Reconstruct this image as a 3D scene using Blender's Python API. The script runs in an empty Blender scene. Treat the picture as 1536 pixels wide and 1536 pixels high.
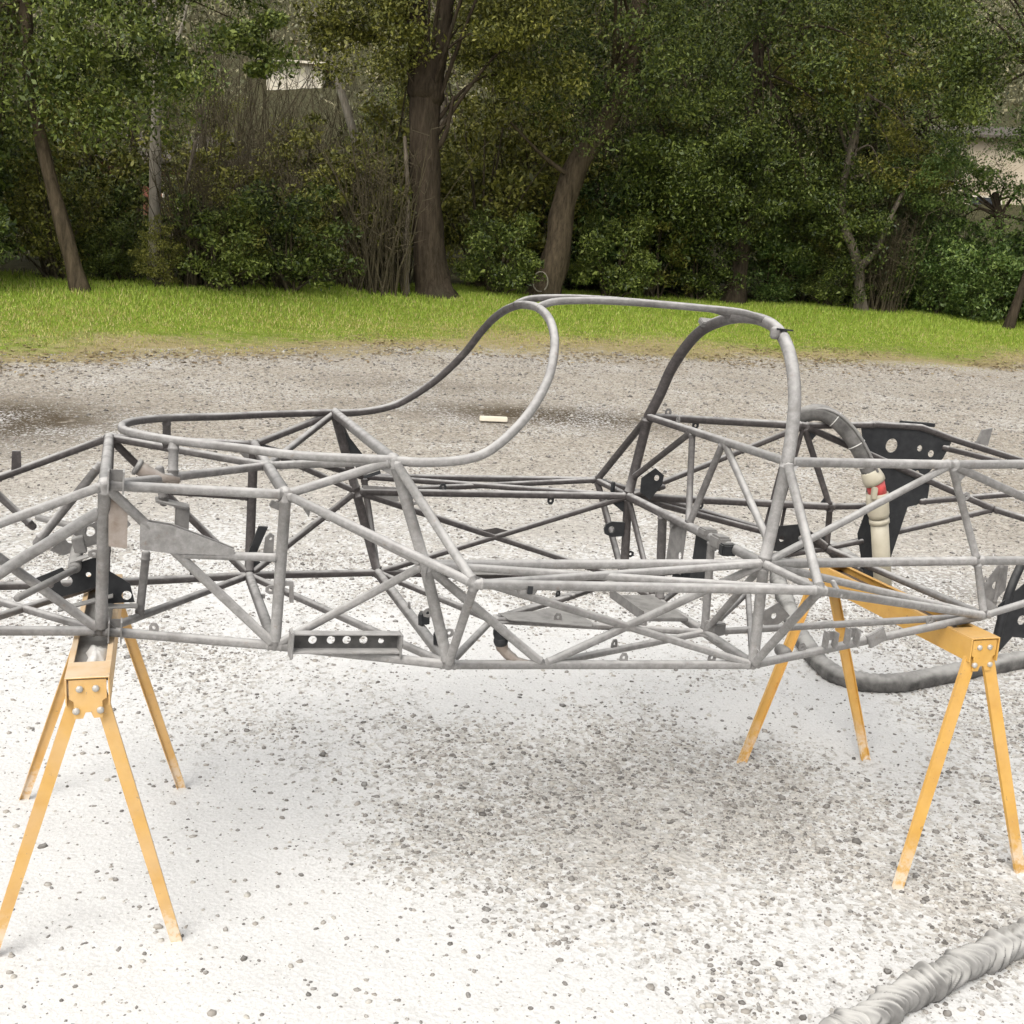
import bpy, math, random
import numpy as np
from mathutils import Matrix, Vector
from mathutils.geometry import tessellate_polygon

S = bpy.context.scene
COL = S.collection
# ------------------------------------------------------------------ camera
cd = bpy.data.cameras.new('camera'); cam = bpy.data.objects.new('camera', cd); COL.objects.link(cam)
cd.sensor_width = 36.0; cd.lens = 40.14; cd.clip_start = 0.05; cd.clip_end = 2000
EYE = 1.85
RT, FW, UP = (0.998184, 0.014569, 0.058442), (0.0, 0.970303, -0.241894), (-0.060231, 0.241455, 0.968541)
cam.matrix_world = Matrix(((RT[0], UP[0], -FW[0], 0), (RT[1], UP[1], -FW[1], 0), (RT[2], UP[2], -FW[2], EYE), (0, 0, 0, 1)))
S.camera = cam
# ------------------------------------------------------------------ sky, sun, exposure
SUN_EL, SUN_AZ = math.radians(52), math.radians(205)      # azimuth from +Y, clockwise: behind and to the left of the camera
wd = bpy.data.worlds.new('World'); S.world = wd; wd.use_nodes = True
wn = wd.node_tree; wn.nodes.clear()
sky = wn.nodes.new('ShaderNodeTexSky'); sky.sky_type = 'NISHITA'; sky.sun_disc = False
sky.sun_elevation = SUN_EL; sky.sun_rotation = SUN_AZ; sky.air_density = 1.0; sky.dust_density = 4.0; sky.ozone_density = 1.0
hs = wn.nodes.new('ShaderNodeHueSaturation'); hs.inputs['Saturation'].default_value = 0.12   # thin even cloud
bgn = wn.nodes.new('ShaderNodeBackground'); bgn.inputs[1].default_value = 0.12
wo = wn.nodes.new('ShaderNodeOutputWorld')
wn.links.new(sky.outputs[0], hs.inputs['Color']); wn.links.new(hs.outputs[0], bgn.inputs[0]); wn.links.new(bgn.outputs[0], wo.inputs[0])
sl = bpy.data.lights.new('sun', 'SUN'); sl.energy = 0.9; sl.angle = math.radians(40); sl.color = (1.0, 0.94, 0.84)
sun = bpy.data.objects.new('sun', sl); COL.objects.link(sun)
sd = Vector((math.sin(SUN_AZ) * math.cos(SUN_EL), math.cos(SUN_AZ) * math.cos(SUN_EL), math.sin(SUN_EL)))
sun.rotation_euler = sd.to_track_quat('Z', 'Y').to_euler(); sun.location = sd * 40
vs = S.view_settings; vs.view_transform = 'Standard'; vs.look = 'None'; vs.gamma = 1.0; vs.use_curve_mapping = False; vs.exposure = 0.80
S.cycles.use_denoising = True
S.cycles.max_bounces = 4; S.cycles.diffuse_bounces = 2; S.cycles.glossy_bounces = 2; S.cycles.transmission_bounces = 3
S.cycles.sample_clamp_indirect = 4; S.cycles.use_adaptive_sampling = True; S.cycles.adaptive_threshold = 0.03

rng = np.random.default_rng(7); random.seed(7)
R = math.radians
# ------------------------------------------------------------------ materials
def new_mat(name):
    m = bpy.data.materials.new(name); m.use_nodes = True
    nt = m.node_tree; b = nt.nodes['Principled BSDF']
    return m, nt, b
def N(nt, t, **kw):
    n = nt.nodes.new(t)
    for k, v in kw.items(): setattr(n, k, v)
    return n
def noise(nt, scale, detail=4, rough=.6, vec=None, dist=0):
    n = N(nt, 'ShaderNodeTexNoise'); n.inputs['Scale'].default_value = scale; n.inputs['Detail'].default_value = detail
    n.inputs['Roughness'].default_value = rough; n.inputs['Distortion'].default_value = dist
    if vec: nt.links.new(vec, n.inputs['Vector'])
    return n.outputs['Fac']
def ramp(nt, fac, stops):
    r = N(nt, 'ShaderNodeValToRGB'); e = r.color_ramp.elements
    while len(e) > 1: e.remove(e[-1])
    for i, (p, c) in enumerate(stops):
        x = e[0] if i == 0 else e.new(p)
        x.position = p; x.color = (*c, 1) if len(c) == 3 else c
    nt.links.new(fac, r.inputs[0]); return r.outputs[0]
def mix(nt, fac, a, b, mode='MIX'):
    m = N(nt, 'ShaderNodeMix', data_type='RGBA', blend_type=mode)
    for s, v in ((m.inputs[0], fac), (m.inputs[6], a), (m.inputs[7], b)):
        if isinstance(v, (int, float)): s.default_value = v
        elif isinstance(v, tuple): s.default_value = (*v, 1)
        else: nt.links.new(v, s)
    return m.outputs[2]
def maths(nt, op, a, b=None, clamp=False):
    m = N(nt, 'ShaderNodeMath', operation=op); m.use_clamp = clamp
    for s, v in ((m.inputs[0], a), (m.inputs[1], b)):
        if v is None: continue
        if isinstance(v, (int, float)): s.default_value = v
        else: nt.links.new(v, s)
    return m.outputs[0]
def remap(nt, v, a, b, lo=0., hi=1.):
    m = N(nt, 'ShaderNodeMapRange', interpolation_type='SMOOTHSTEP')
    nt.links.new(v, m.inputs[0])
    for i, x in zip((1, 2, 3, 4), (a, b, lo, hi)): m.inputs[i].default_value = x
    return m.outputs[0]
def bump(nt, b, h, strength, dist):
    n = N(nt, 'ShaderNodeBump'); n.inputs['Strength'].default_value = strength; n.inputs['Distance'].default_value = dist
    nt.links.new(h, n.inputs['Height']); nt.links.new(n.outputs[0], b.inputs['Normal'])
def objvec(nt): return N(nt, 'ShaderNodeTexCoord').outputs['Object']
def upness(nt):
    g = N(nt, 'ShaderNodeNewGeometry'); x = N(nt, 'ShaderNodeSeparateXYZ'); nt.links.new(g.outputs['Normal'], x.inputs[0]); return x.outputs[2]
def set_rough(b, r, spec=.3):
    b.inputs['Roughness'].default_value = r
    b.inputs['Specular IOR Level'].default_value = spec

def mat_plain(name, c0, c1, scale=30, rough=.6, bstr=.2, bdist=.002, dust=0., spec=.3, metal=0.):
    m, nt, b = new_mat(name); v = objvec(nt)
    col = ramp(nt, noise(nt, scale, 5, .65, v), [(.3, c0), (.72, c1)])
    if dust:
        d = maths(nt, 'MULTIPLY', remap(nt, upness(nt), .2, .95), remap(nt, noise(nt, scale * .6, 4, .6, v), .25, .6, .3, 1.))
        col = mix(nt, maths(nt, 'MULTIPLY', d, dust), col, (.60, .585, .55))
    nt.links.new(col, b.inputs['Base Color']); set_rough(b, rough, spec); b.inputs['Metallic'].default_value = metal
    if bstr: bump(nt, b, noise(nt, scale * 6, 4, .7, v), bstr, bdist)
    return m
def mat_frame():
    # blasted pale steel on the near side, old dark paint still on the far side; settled blasting dust on top faces
    m, nt, b = new_mat('blasted_steel'); v = objvec(nt)
    sx = N(nt, 'ShaderNodeSeparateXYZ'); nt.links.new(v, sx.inputs[0])
    n1 = noise(nt, 9, 5, .65, v); n2 = noise(nt, 55, 5, .7, v)
    pale = ramp(nt, n2, [(.25, (.180, .174, .167)), (.5, (.250, .242, .233)), (.75, (.345, .335, .323))])
    pale = mix(nt, remap(nt, n1, .48, .72, 0, .6), pale, (.155, .143, .133))
    pale = mix(nt, remap(nt, noise(nt, 34, 6, .75, v), .60, .72, 0, .55), pale, (.19, .125, .085))
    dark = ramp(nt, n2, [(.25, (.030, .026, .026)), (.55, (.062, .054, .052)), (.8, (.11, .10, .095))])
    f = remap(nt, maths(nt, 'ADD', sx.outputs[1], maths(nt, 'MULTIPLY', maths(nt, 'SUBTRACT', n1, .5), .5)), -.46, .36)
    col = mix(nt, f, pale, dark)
    d = maths(nt, 'MULTIPLY', remap(nt, upness(nt), .35, .95), remap(nt, noise(nt, 22, 4, .6, v), .3, .6, .4, .8))
    col = mix(nt, d, col, (.56, .545, .525))
    nt.links.new(col, b.inputs['Base Color']); set_rough(b, .68, .35)
    bump(nt, b, noise(nt, 420, 3, .7, v), .25, .0015)
    return m
def mat_leaf(name, stops, rough=.5):
    m, nt, b = new_mat(name)
    g = N(nt, 'ShaderNodeNewGeometry'); o = N(nt, 'ShaderNodeObjectInfo')
    f = maths(nt, 'ADD', maths(nt, 'MULTIPLY', g.outputs['Random Per Island'], .7), maths(nt, 'MULTIPLY', noise(nt, .9, 2, .5, objvec(nt)), .6))
    f = maths(nt, 'ADD', f, maths(nt, 'MULTIPLY', maths(nt, 'SUBTRACT', o.outputs['Random'], .5), .25))
    col = ramp(nt, f, stops)
    nt.links.new(col, b.inputs['Base Color']); set_rough(b, rough, .35)
    return m
def mat_bark(name, c0, c1):
    m, nt, b = new_mat(name); v = objvec(nt)
    mp = N(nt, 'ShaderNodeMapping'); mp.inputs['Scale'].default_value = (9, 9, 1.6); nt.links.new(v, mp.inputs[0])
    n = noise(nt, 1.6, 7, .7, mp.outputs[0], .6)
    col = ramp(nt, n, [(.3, c0), (.68, c1)]); col = mix(nt, remap(nt, noise(nt, .7, 3, .6, v), .55, .75, 0, .45), col, (.045, .055, .03))
    nt.links.new(col, b.inputs['Base Color']); set_rough(b, .9, .1); bump(nt, b, n, .9, .03)
    return m
def mat_yellow(name, dust):
    m, nt, b = new_mat(name); v = objvec(nt)
    n = noise(nt, 14, 5, .65, v)
    col = ramp(nt, n, [(.3, (.56, .29, .038)), (.7, (.66, .37, .064))])
    chips = remap(nt, noise(nt, 70, 4, .7, v), .64, .70)
    col = mix(nt, maths(nt, 'MULTIPLY', chips, .75), col, (.20, .12, .06))
    col = mix(nt, remap(nt, noise(nt, 5, 5, .7, v), .5, .8, 0, .35), col, (.42, .22, .05))
    d = maths(nt, 'MULTIPLY', remap(nt, upness(nt), -.2, .9, .35, 1.), remap(nt, noise(nt, 9, 5, .6, v), .3, .65, .5, 1.))
    sz = N(nt, 'ShaderNodeSeparateXYZ'); nt.links.new(v, sz.inputs[0])
    foot = maths(nt, 'MULTIPLY', remap(nt, sz.outputs[2], .20, .0), remap(nt, noise(nt, 30, 5, .7, v), .35, .6, 0, .8))
    col = mix(nt, maths(nt, 'MAXIMUM', maths(nt, 'MULTIPLY', d, dust), foot), col, (.78, .70, .60))
    nt.links.new(col, b.inputs['Base Color']); set_rough(b, .5, .35); bump(nt, b, noise(nt, 180, 3, .6, v), .12, .001)
    return m
def mat_ground():
    m, nt, b = new_mat('gravel_yard'); v = objvec(nt)
    def attr(n):
        a = N(nt, 'ShaderNodeAttribute'); a.attribute_name = n; return a.outputs['Fac']
    vo = N(nt, 'ShaderNodeTexVoronoi'); vo.inputs['Scale'].default_value = 62; nt.links.new(v, vo.inputs[0])
    sc = N(nt, 'ShaderNodeSeparateColor'); nt.links.new(vo.outputs['Color'], sc.inputs[0])
    vo2 = N(nt, 'ShaderNodeTexVoronoi'); vo2.inputs['Scale'].default_value = 27; nt.links.new(v, vo2.inputs[0])
    sc2 = N(nt, 'ShaderNodeSeparateColor'); nt.links.new(vo2.outputs['Color'], sc2.inputs[0])
    st = ramp(nt, sc.outputs[0], [(0, (.16, .14, .115)), (.35, (.36, .325, .275)), (.75, (.50, .46, .40)), (1, (.70, .66, .60))])
    st2 = ramp(nt, sc2.outputs[1], [(0, (.19, .165, .13)), (.5, (.39, .35, .295)), (1, (.64, .60, .53))])
    st = mix(nt, 1., mix(nt, .40, st, st2), (.95, .935, .915), 'MULTIPLY')
    big = noise(nt, .35, 5, .65, v)
    st = mix(nt, remap(nt, big, .5, .72, 0, .45), st, (.31, .265, .205))
    st = mix(nt, maths(nt, 'MULTIPLY', attr('damp'), remap(nt, noise(nt, 9, 5, .7, v), .25, .5), True), st, (.10, .078, .052))
    # white blasting media
    pw = maths(nt, 'ADD', attr('powder'), maths(nt, 'MULTIPLY', maths(nt, 'SUBTRACT', noise(nt, 30, 6, .8, v), .5), 1.5))
    pw = maths(nt, 'ADD', pw, maths(nt, 'MULTIPLY', maths(nt, 'SUBTRACT', sc.outputs[1], .5), .95))
    pwm = remap(nt, pw, .10, .70, 0, .97)
    pwm = maths(nt, 'MAXIMUM', pwm, attr('veil')); wh = ramp(nt, noise(nt, 120, 4, .7, v), [(.3, (.60, .59, .572)), (.65, (.745, .738, .72))])
    col = mix(nt, pwm, st, wh)
    # turf and wood floor
    gr = maths(nt, 'ADD', attr('grass'), maths(nt, 'MULTIPLY', maths(nt, 'SUBTRACT', noise(nt, 4.5, 7, .78, v), .5), 1.1))
    turf = ramp(nt, noise(nt, 3.0, 5, .7, v), [(.3, (.125, .19, .020)), (.7, (.22, .285, .04))])
    dry = ramp(nt, noise(nt, 6, 6, .75, v), [(.3, (.22, .18, .085)), (.7, (.42, .35, .19))])
    col = mix(nt, remap(nt, gr, .18, .55), col, dry); col = mix(nt, remap(nt, gr, .6, 1.0), col, turf)
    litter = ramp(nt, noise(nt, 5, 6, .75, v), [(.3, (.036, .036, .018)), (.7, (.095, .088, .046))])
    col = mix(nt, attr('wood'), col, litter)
    nt.links.new(col, b.inputs['Base Color']); set_rough(b, .95, .1)
    hgt = maths(nt, 'ADD', maths(nt, 'MULTIPLY', vo.outputs['Distance'], maths(nt, 'SUBTRACT', 1.15, pwm)), maths(nt, 'MULTIPLY', noise(nt, 70, 4, .7, v), .35))
    bump(nt, b, hgt, .7, .012)
    return m

FRAME = mat_frame()
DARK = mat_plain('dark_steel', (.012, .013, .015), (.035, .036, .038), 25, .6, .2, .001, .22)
GREYST = mat_plain('grey_steel', (.13, .125, .12), (.24, .23, .22), 30, .65, .2, .001, .35)
BOLT = mat_plain('zinc_bolt', (.42, .40, .36), (.58, .56, .52), 60, .45, .1, .0005, .3, .5, .3)
YEL_A = mat_yellow('dusted_yellow_paint', .6)
YEL_B = mat_yellow('yellow_paint', .2)
RUBBER = mat_plain('dusty_rubber', (.045, .043, .041), (.19, .182, .172), 14, .85, .3, .002, .6)
SLEEVE = mat_plain('dusty_sleeve', (.13, .126, .120), (.32, .312, .30), 9, .85, .25, .002, .75)
PVC = mat_plain('beige_plastic', (.40, .36, .27), (.52, .48, .38), 12, .5, .1, .001, .2)
RED = mat_plain('red_plastic', (.50, .06, .06), (.62, .10, .09), 12, .45, .1, .001, .15)
WHITEP = mat_plain('white_nylon', (.55, .54, .50), (.7, .69, .66), 12, .5, 0)
RUST = mat_plain('rust_steel', (.20, .155, .12), (.36, .32, .29), 24, .75, .2, .001, .3)
SLOTSHADE = mat_plain('slot_shade', (.06, .04, .025), (.14, .09, .06), 24, .8, .2, .001, .1)  # dark brown paints the shadow inside the sawhorse beam slot into the colour
GROUND = mat_ground()
BARK_D = mat_bark('dark_bark', (.020, .016, .011), (.085, .065, .045))
BARK_G = mat_bark('grey_bark', (.07, .058, .042), (.23, .195, .15))
BARK_M = mat_bark('brown_bark', (.030, .024, .015), (.13, .10, .065))
BARK_P = mat_bark('pale_bark', (.16, .14, .11), (.42, .38, .31))
TWIG = mat_plain('bare_twig', (.042, .034, .019), (.115, .095, .055), 3, .9, 0)
LEAF_BAY = mat_leaf('bay_leaf', [(.22, (.012, .021, .003)), (.58, (.054, .080, .013)), (.98, (.175, .210, .042))])
LEAF_OAK = mat_leaf('oak_leaf', [(.20, (.030, .035, .005)), (.55, (.105, .114, .019)), (.97, (.27, .26, .052))])
LEAF_BLUE = mat_leaf('blue_green_leaf', [(.20, (.020, .042, .007)), (.55, (.068, .118, .024)), (.97, (.18, .240, .060))])
LEAF_HILL = mat_leaf('hill_leaf', [(.15, (.07, .075, .036)), (.5, (.155, .155, .08)), (.95, (.28, .25, .14))])
GRASS = mat_leaf('grass_blade', [(.1, (.125, .205, .014)), (.5, (.205, .300, .026)), (.95, (.33, .41, .062))])
DRYG = mat_leaf('dry_grass_blade', [(.1, (.24, .235, .04)), (.5, (.34, .315, .075)), (.95, (.48, .41, .18))])
STUCCO = mat_plain('pale_stucco', (.48, .40, .29), (.60, .52, .40), 3, .9, .2, .01)
WALLW = mat_plain('white_wall', (.68, .61, .48), (.80, .74, .62), 3, .9, .1, .01)
BRICK = mat_plain('red_wall', (.16, .06, .04), (.28, .11, .075), 6, .9, .2, .01)
ROOFM = mat_plain('clay_roof', (.16, .075, .05), (.28, .14, .10), 5, .9, .3, .02)
ROOFB = mat_plain('brown_roof', (.07, .06, .048), (.14, .12, .10), 5, .9, .3, .02)
GLASS = mat_plain('window_glass', (.02, .024, .028), (.04, .045, .05), 2, .1, 0, spec=.6)

# ------------------------------------------------------------------ object helpers
def empty(name, loc=(0, 0, 0)):
    o = bpy.data.objects.new(name, None); o.empty_display_size = .1; COL.objects.link(o); o.location = loc; return o
def tag(o, label, cat, group=None):
    o['label'] = label; o['category'] = cat
    if group: o['group'] = group
    return o
def mesh(name, V, F, mat, smooth=False):
    me = bpy.data.meshes.new(name)
    me.from_pydata([tuple(map(float, v)) for v in V], [], [tuple(int(i) for i in f) for f in F])
    me.materials.append(mat)
    if smooth: me.polygons.foreach_set('use_smooth', [True] * len(me.polygons))
    me.update(); return me
def quickmesh(name, V, F, mat, smooth=False):
    """V (n,3), F (m,k) numpy arrays, all faces with k corners"""
    me = bpy.data.meshes.new(name); m, k = F.shape
    me.vertices.add(len(V)); me.vertices.foreach_set('co', np.ascontiguousarray(V, dtype=np.float32).ravel())
    me.loops.add(m * k); me.loops.foreach_set('vertex_index', np.ascontiguousarray(F, dtype=np.int32).ravel())
    me.polygons.add(m); me.polygons.foreach_set('loop_start', np.arange(0, m * k, k, dtype=np.int32))
    if smooth: me.polygons.foreach_set('use_smooth', np.ones(m, dtype=bool))
    me.materials.append(mat); me.update(calc_edges=True); me.validate(); return me
def ob(name, me, parent=None):
    o = bpy.data.objects.new(name, me); COL.objects.link(o)
    if parent: o.parent = parent
    return o
def vadd(a, b, s=1.): return tuple(x + s * y for x, y in zip(a, b))
def sweep(P, rad, seg=14, caps=True, wob=None):
    P = [Vector(p) for p in P]; n = len(P); rr = rad if hasattr(rad, '__len__') else [rad] * n
    V, F = [], []; T = []
    for i in range(n):
        t = (P[min(i + 1, n - 1)] - P[max(i - 1, 0)]); T.append(t.normalized())
    a = Vector((0, 0, 1)) if abs(T[0].z) < .9 else Vector((1, 0, 0))
    u = (a - T[0] * a.dot(T[0])).normalized()
    rings = []
    def ring(c, u, w, r, k):
        b = len(V)
        for j in range(seg):
            q = 2 * math.pi * j / seg; rj = r if wob is None else r * wob(k, j)
            V.append(c + u * (math.cos(q) * rj) + w * (math.sin(q) * rj))
        rings.append(b)
    for i in range(n):
        u = (u - T[i] * u.dot(T[i])).normalized(); w = T[i].cross(u)
        if i == 0 and caps:
            ring(P[0] - T[0] * rr[0] * .75, u, w, rr[0] * .45, 0); ring(P[0] - T[0] * rr[0] * .45, u, w, rr[0] * .85, 0)
        ring(P[i], u, w, rr[i], i)
        if i == n - 1 and caps:
            ring(P[i] + T[i] * rr[i] * .45, u, w, rr[i] * .85, i); ring(P[i] + T[i] * rr[i] * .75, u, w, rr[i] * .45, i)
    for a_, b_ in zip(rings[:-1], rings[1:]):
        for j in range(seg):
            k = (j + 1) % seg; F.append((a_ + j, a_ + k, b_ + k, b_ + j))
    F.append(tuple(rings[0] + j for j in reversed(range(seg)))); F.append(tuple(rings[-1] + j for j in range(seg)))
    return V, F
def tube(name, P, r, mat, parent=None, seg=14, caps=True):
    V, F = sweep(P, r, seg, caps); return ob(name, mesh(name, V, F, mat, True), parent)
def catmull(P, k=6):
    P = [np.array(p, float) for p in P]; Q = [2 * P[0] - P[1]] + P + [2 * P[-1] - P[-2]]; out = []
    for i in range(1, len(Q) - 2):
        a, b, c, d = Q[i - 1:i + 3]
        for t in np.arange(k) / k:
            out.append(.5 * (2 * b + (c - a) * t + (2 * a - 5 * b + 4 * c - d) * t * t + (3 * b - a - 3 * c + d) * t ** 3))
    out.append(P[-1]); return [tuple(o) for o in out]
def plate(name, outline, holes, org, ax, ay, th, mat, parent):
    """flat plate with round holes; (a,b) in the plane org + a*ax + b*ay, thickness th both ways along the normal"""
    loops = [[(a, b) for a, b in outline]]
    for cx, cy, r in holes: loops.append([(cx + r * math.cos(-q * math.pi / 8), cy + r * math.sin(-q * math.pi / 8)) for q in range(16)])
    flat = [p for l in loops for p in l]
    tri = tessellate_polygon([[Vector((a, b, 0)) for a, b in l] for l in loops])
    org, ax, ay = Vector(org), Vector(ax), Vector(ay); nn = ax.cross(ay).normalized(); n = len(flat)
    V = [org + ax * a + ay * b + nn * (s * th / 2) for s in (1, -1) for a, b in flat]
    F = [tuple(t) for t in tri] + [tuple(i + n for i in reversed(t)) for t in tri]; k = 0
    for l in loops:
        m = len(l)
        for i in range(m): F.append((k + i, k + (i + 1) % m, n + k + (i + 1) % m, n + k + i))
        k += m
    me = mesh(name, V, F, mat)
    import bmesh
    bm = bmesh.new(); bm.from_mesh(me); bmesh.ops.recalc_face_normals(bm, faces=bm.faces); bm.to_mesh(me); bm.free()
    return ob(name, me, parent)
def boxdata(c, sx, sy, sz, rot=None):
    V = [Vector((x * sx / 2, y * sy / 2, z * sz / 2)) for z in (-1, 1) for y in (-1, 1) for x in (-1, 1)]
    if rot is not None: V = [rot @ v for v in V]
    return [v + Vector(c) for v in V], [(0, 2, 3, 1), (4, 5, 7, 6), (0, 1, 5, 4), (2, 6, 7, 3), (0, 4, 6, 2), (1, 3, 7, 5)]
def box(name, c, s, mat, parent=None, rot=None, bev=0.):
    V, F = boxdata(c, *s, rot); me = mesh(name, V, F, mat)
    if bev:
        import bmesh
        bm = bmesh.new(); bm.from_mesh(me); bmesh.ops.bevel(bm, geom=bm.edges[:], offset=bev, segments=2, affect='EDGES'); bm.to_mesh(me); bm.free()
    return ob(name, me, parent)
def join(parts):
    V, F = [], []
    for v, f in parts:
        b = len(V); V += list(v); F += [tuple(i + b for i in x) for x in f]
    return V, F

# ------------------------------------------------------------------ numpy noise
_tab = rng.random((256, 256))
def vnoise(x, y, s, o=0):
    x = np.asarray(x) * s + 37.3 * o; y = np.asarray(y) * s + 91.7 * o
    xi = np.floor(x).astype(int); yi = np.floor(y).astype(int); fx = x - xi; fy = y - yi
    fx = fx * fx * (3 - 2 * fx); fy = fy * fy * (3 - 2 * fy)
    g = lambda a, b: _tab[a % 256, b % 256]
    return (g(xi, yi) * (1 - fx) + g(xi + 1, yi) * fx) * (1 - fy) + (g(xi, yi + 1) * (1 - fx) + g(xi + 1, yi + 1) * fx) * fy
def fbm(x, y, s, n=4, o=0):
    r, a, t = 0, 1, 0
    for k in range(n): r = r + a * vnoise(x, y, s * 2 ** k, o + k); t += a; a *= .5
    return r / t
def sst(a, b, v):
    t = np.clip((v - a) / (b - a), 0, 1); return t * t * (3 - 2 * t)

# ------------------------------------------------------------------ ground
def edge(x): return np.interp(x, [-30, -5.9, -4.2, -1.9, 2.4, 8.8, 40], [9.5, 13, 15, 17.3, 18.5, 20.2, 24])
def terrain(x, y):
    h = .5 * sst(0, 8, y - edge(x)) + .27 * np.maximum(y - 36, 0) * sst(0, 6, y - 36)
    h = np.minimum(h, 70 + 0 * h)
    far = sst(4, 9, y); h = h + far * (fbm(x, y, .35, 3) - .5) * .10 * (1 + sst(36, 60, y) * 12)
    near = 1 - sst(6, 10, np.hypot(x, y - 3.5))
    h = h + near * ((fbm(x, y, 1.6, 3, 5) - .5) * .022 + (fbm(x, y, 9, 3, 9) - .5) * .010)
    return h
def powder(x, y):
    r = np.sqrt(((x + .2) / 5.6) ** 2 + ((y - 2.4) / 5.6) ** 2)
    p = .98 - sst(.25, 1.20, r + .45 * (fbm(x, y, .8, 4, 3) - .5)) * 1.05
    for cx, cy, sx, sy, a in ((-.95, 2.7, .75, .8, .34), (-.1, 2.25, .6, .3, .30), (1.3, 2.35, .7, .16, .22), (.05, 5.2, 1.6, .7, .25), (1.3, 4.1, .35, .22, .25), (-1.6, 3.9, .6, .5, .22)):
        p = p + a * np.exp(-((x - cx) / sx) ** 2 - ((y - cy) / sy) ** 2)
    for cx, cy, sx, sy, a in ((.95, 3.55, .70, .42, .56), (.15, 3.10, .65, .36, .44), (.35, 4.0, 1.1, .35, .34), (1.45, 3.05, .45, .28, .44), (-.45, 3.75, .6, .35, .34), (.75, 2.95, .7, .45, .28), (.75, 2.45, .45, .25, .30), (2.1, 3.9, .4, .6, .25)):
        p = p - a * np.exp(-((x - cx) / sx) ** 2 - ((y - cy) / sy) ** 2)
    return p - 1.05 * (fbm(x, y, 1.9, 6, 11) - .5)
def damp(X, Y):
    return 1.2 * np.exp(-((X - .35) / 1.6) ** 2 - ((Y - 11.6) / .6) ** 2) + .8 * np.exp(-((X - 2.5) / .3) ** 2 - ((Y - 6.3) / .25) ** 2) + 1.4 * np.exp(-((X + 4.5) / 1.1) ** 2 - ((Y - 9.4) / 1.1) ** 2) + .5 * np.exp(-((X + 1.) / 1.2) ** 2 - ((Y - 13.2) / .5) ** 2)
def axis_nodes(lo, hi, step, near, far_lo, far_hi, g=1.11):
    c = list(np.arange(near[0], near[1], step)); a, s = near[1], step
    while a < far_hi: c.append(a); s *= g; a += s
    c.append(far_hi); a, s = near[0], step
    while a > far_lo: s *= g; a -= s; c.insert(0, max(a, far_lo))
    return np.unique(np.array(c))
gx = axis_nodes(0, 0, .024, (-2.2, 2.5), -320, 320, 1.06); gy = axis_nodes(0, 0, .026, (2.0, 5.2), -40, 420, 1.035)
X, Y = np.meshgrid(gx, gy); Z = terrain(X, Y)
nx, ny = len(gx), len(gy); idx = np.arange(nx * ny).reshape(ny, nx)
Fq = np.stack([idx[:-1, :-1], idx[:-1, 1:], idx[1:, 1:], idx[1:, :-1]], -1).reshape(-1, 4)
gme = quickmesh('ground', np.stack([X, Y, Z], -1).reshape(-1, 3), Fq, GROUND, True)
def vattr(me, n, a):
    t = me.attributes.new(n, 'FLOAT', 'POINT'); t.data.foreach_set('value', np.ascontiguousarray(a, dtype=np.float32).ravel())
vattr(gme, 'powder', powder(X, Y))
vattr(gme, 'veil', .50 * sst(1.25, .3, np.hypot((X + .2) / 6.5, (Y - 2.6) / 6.5)))
ed = Y - edge(X)
vattr(gme, 'grass', sst(-2.6, 3.2, ed + 3.0 * (fbm(X, Y, .6, 4, 21) - .5)))
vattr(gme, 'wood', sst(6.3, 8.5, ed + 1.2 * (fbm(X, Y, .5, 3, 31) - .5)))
vattr(gme, 'damp', damp(X, Y))
ground = ob('ground', gme); ground['kind'] = 'structure'

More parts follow.
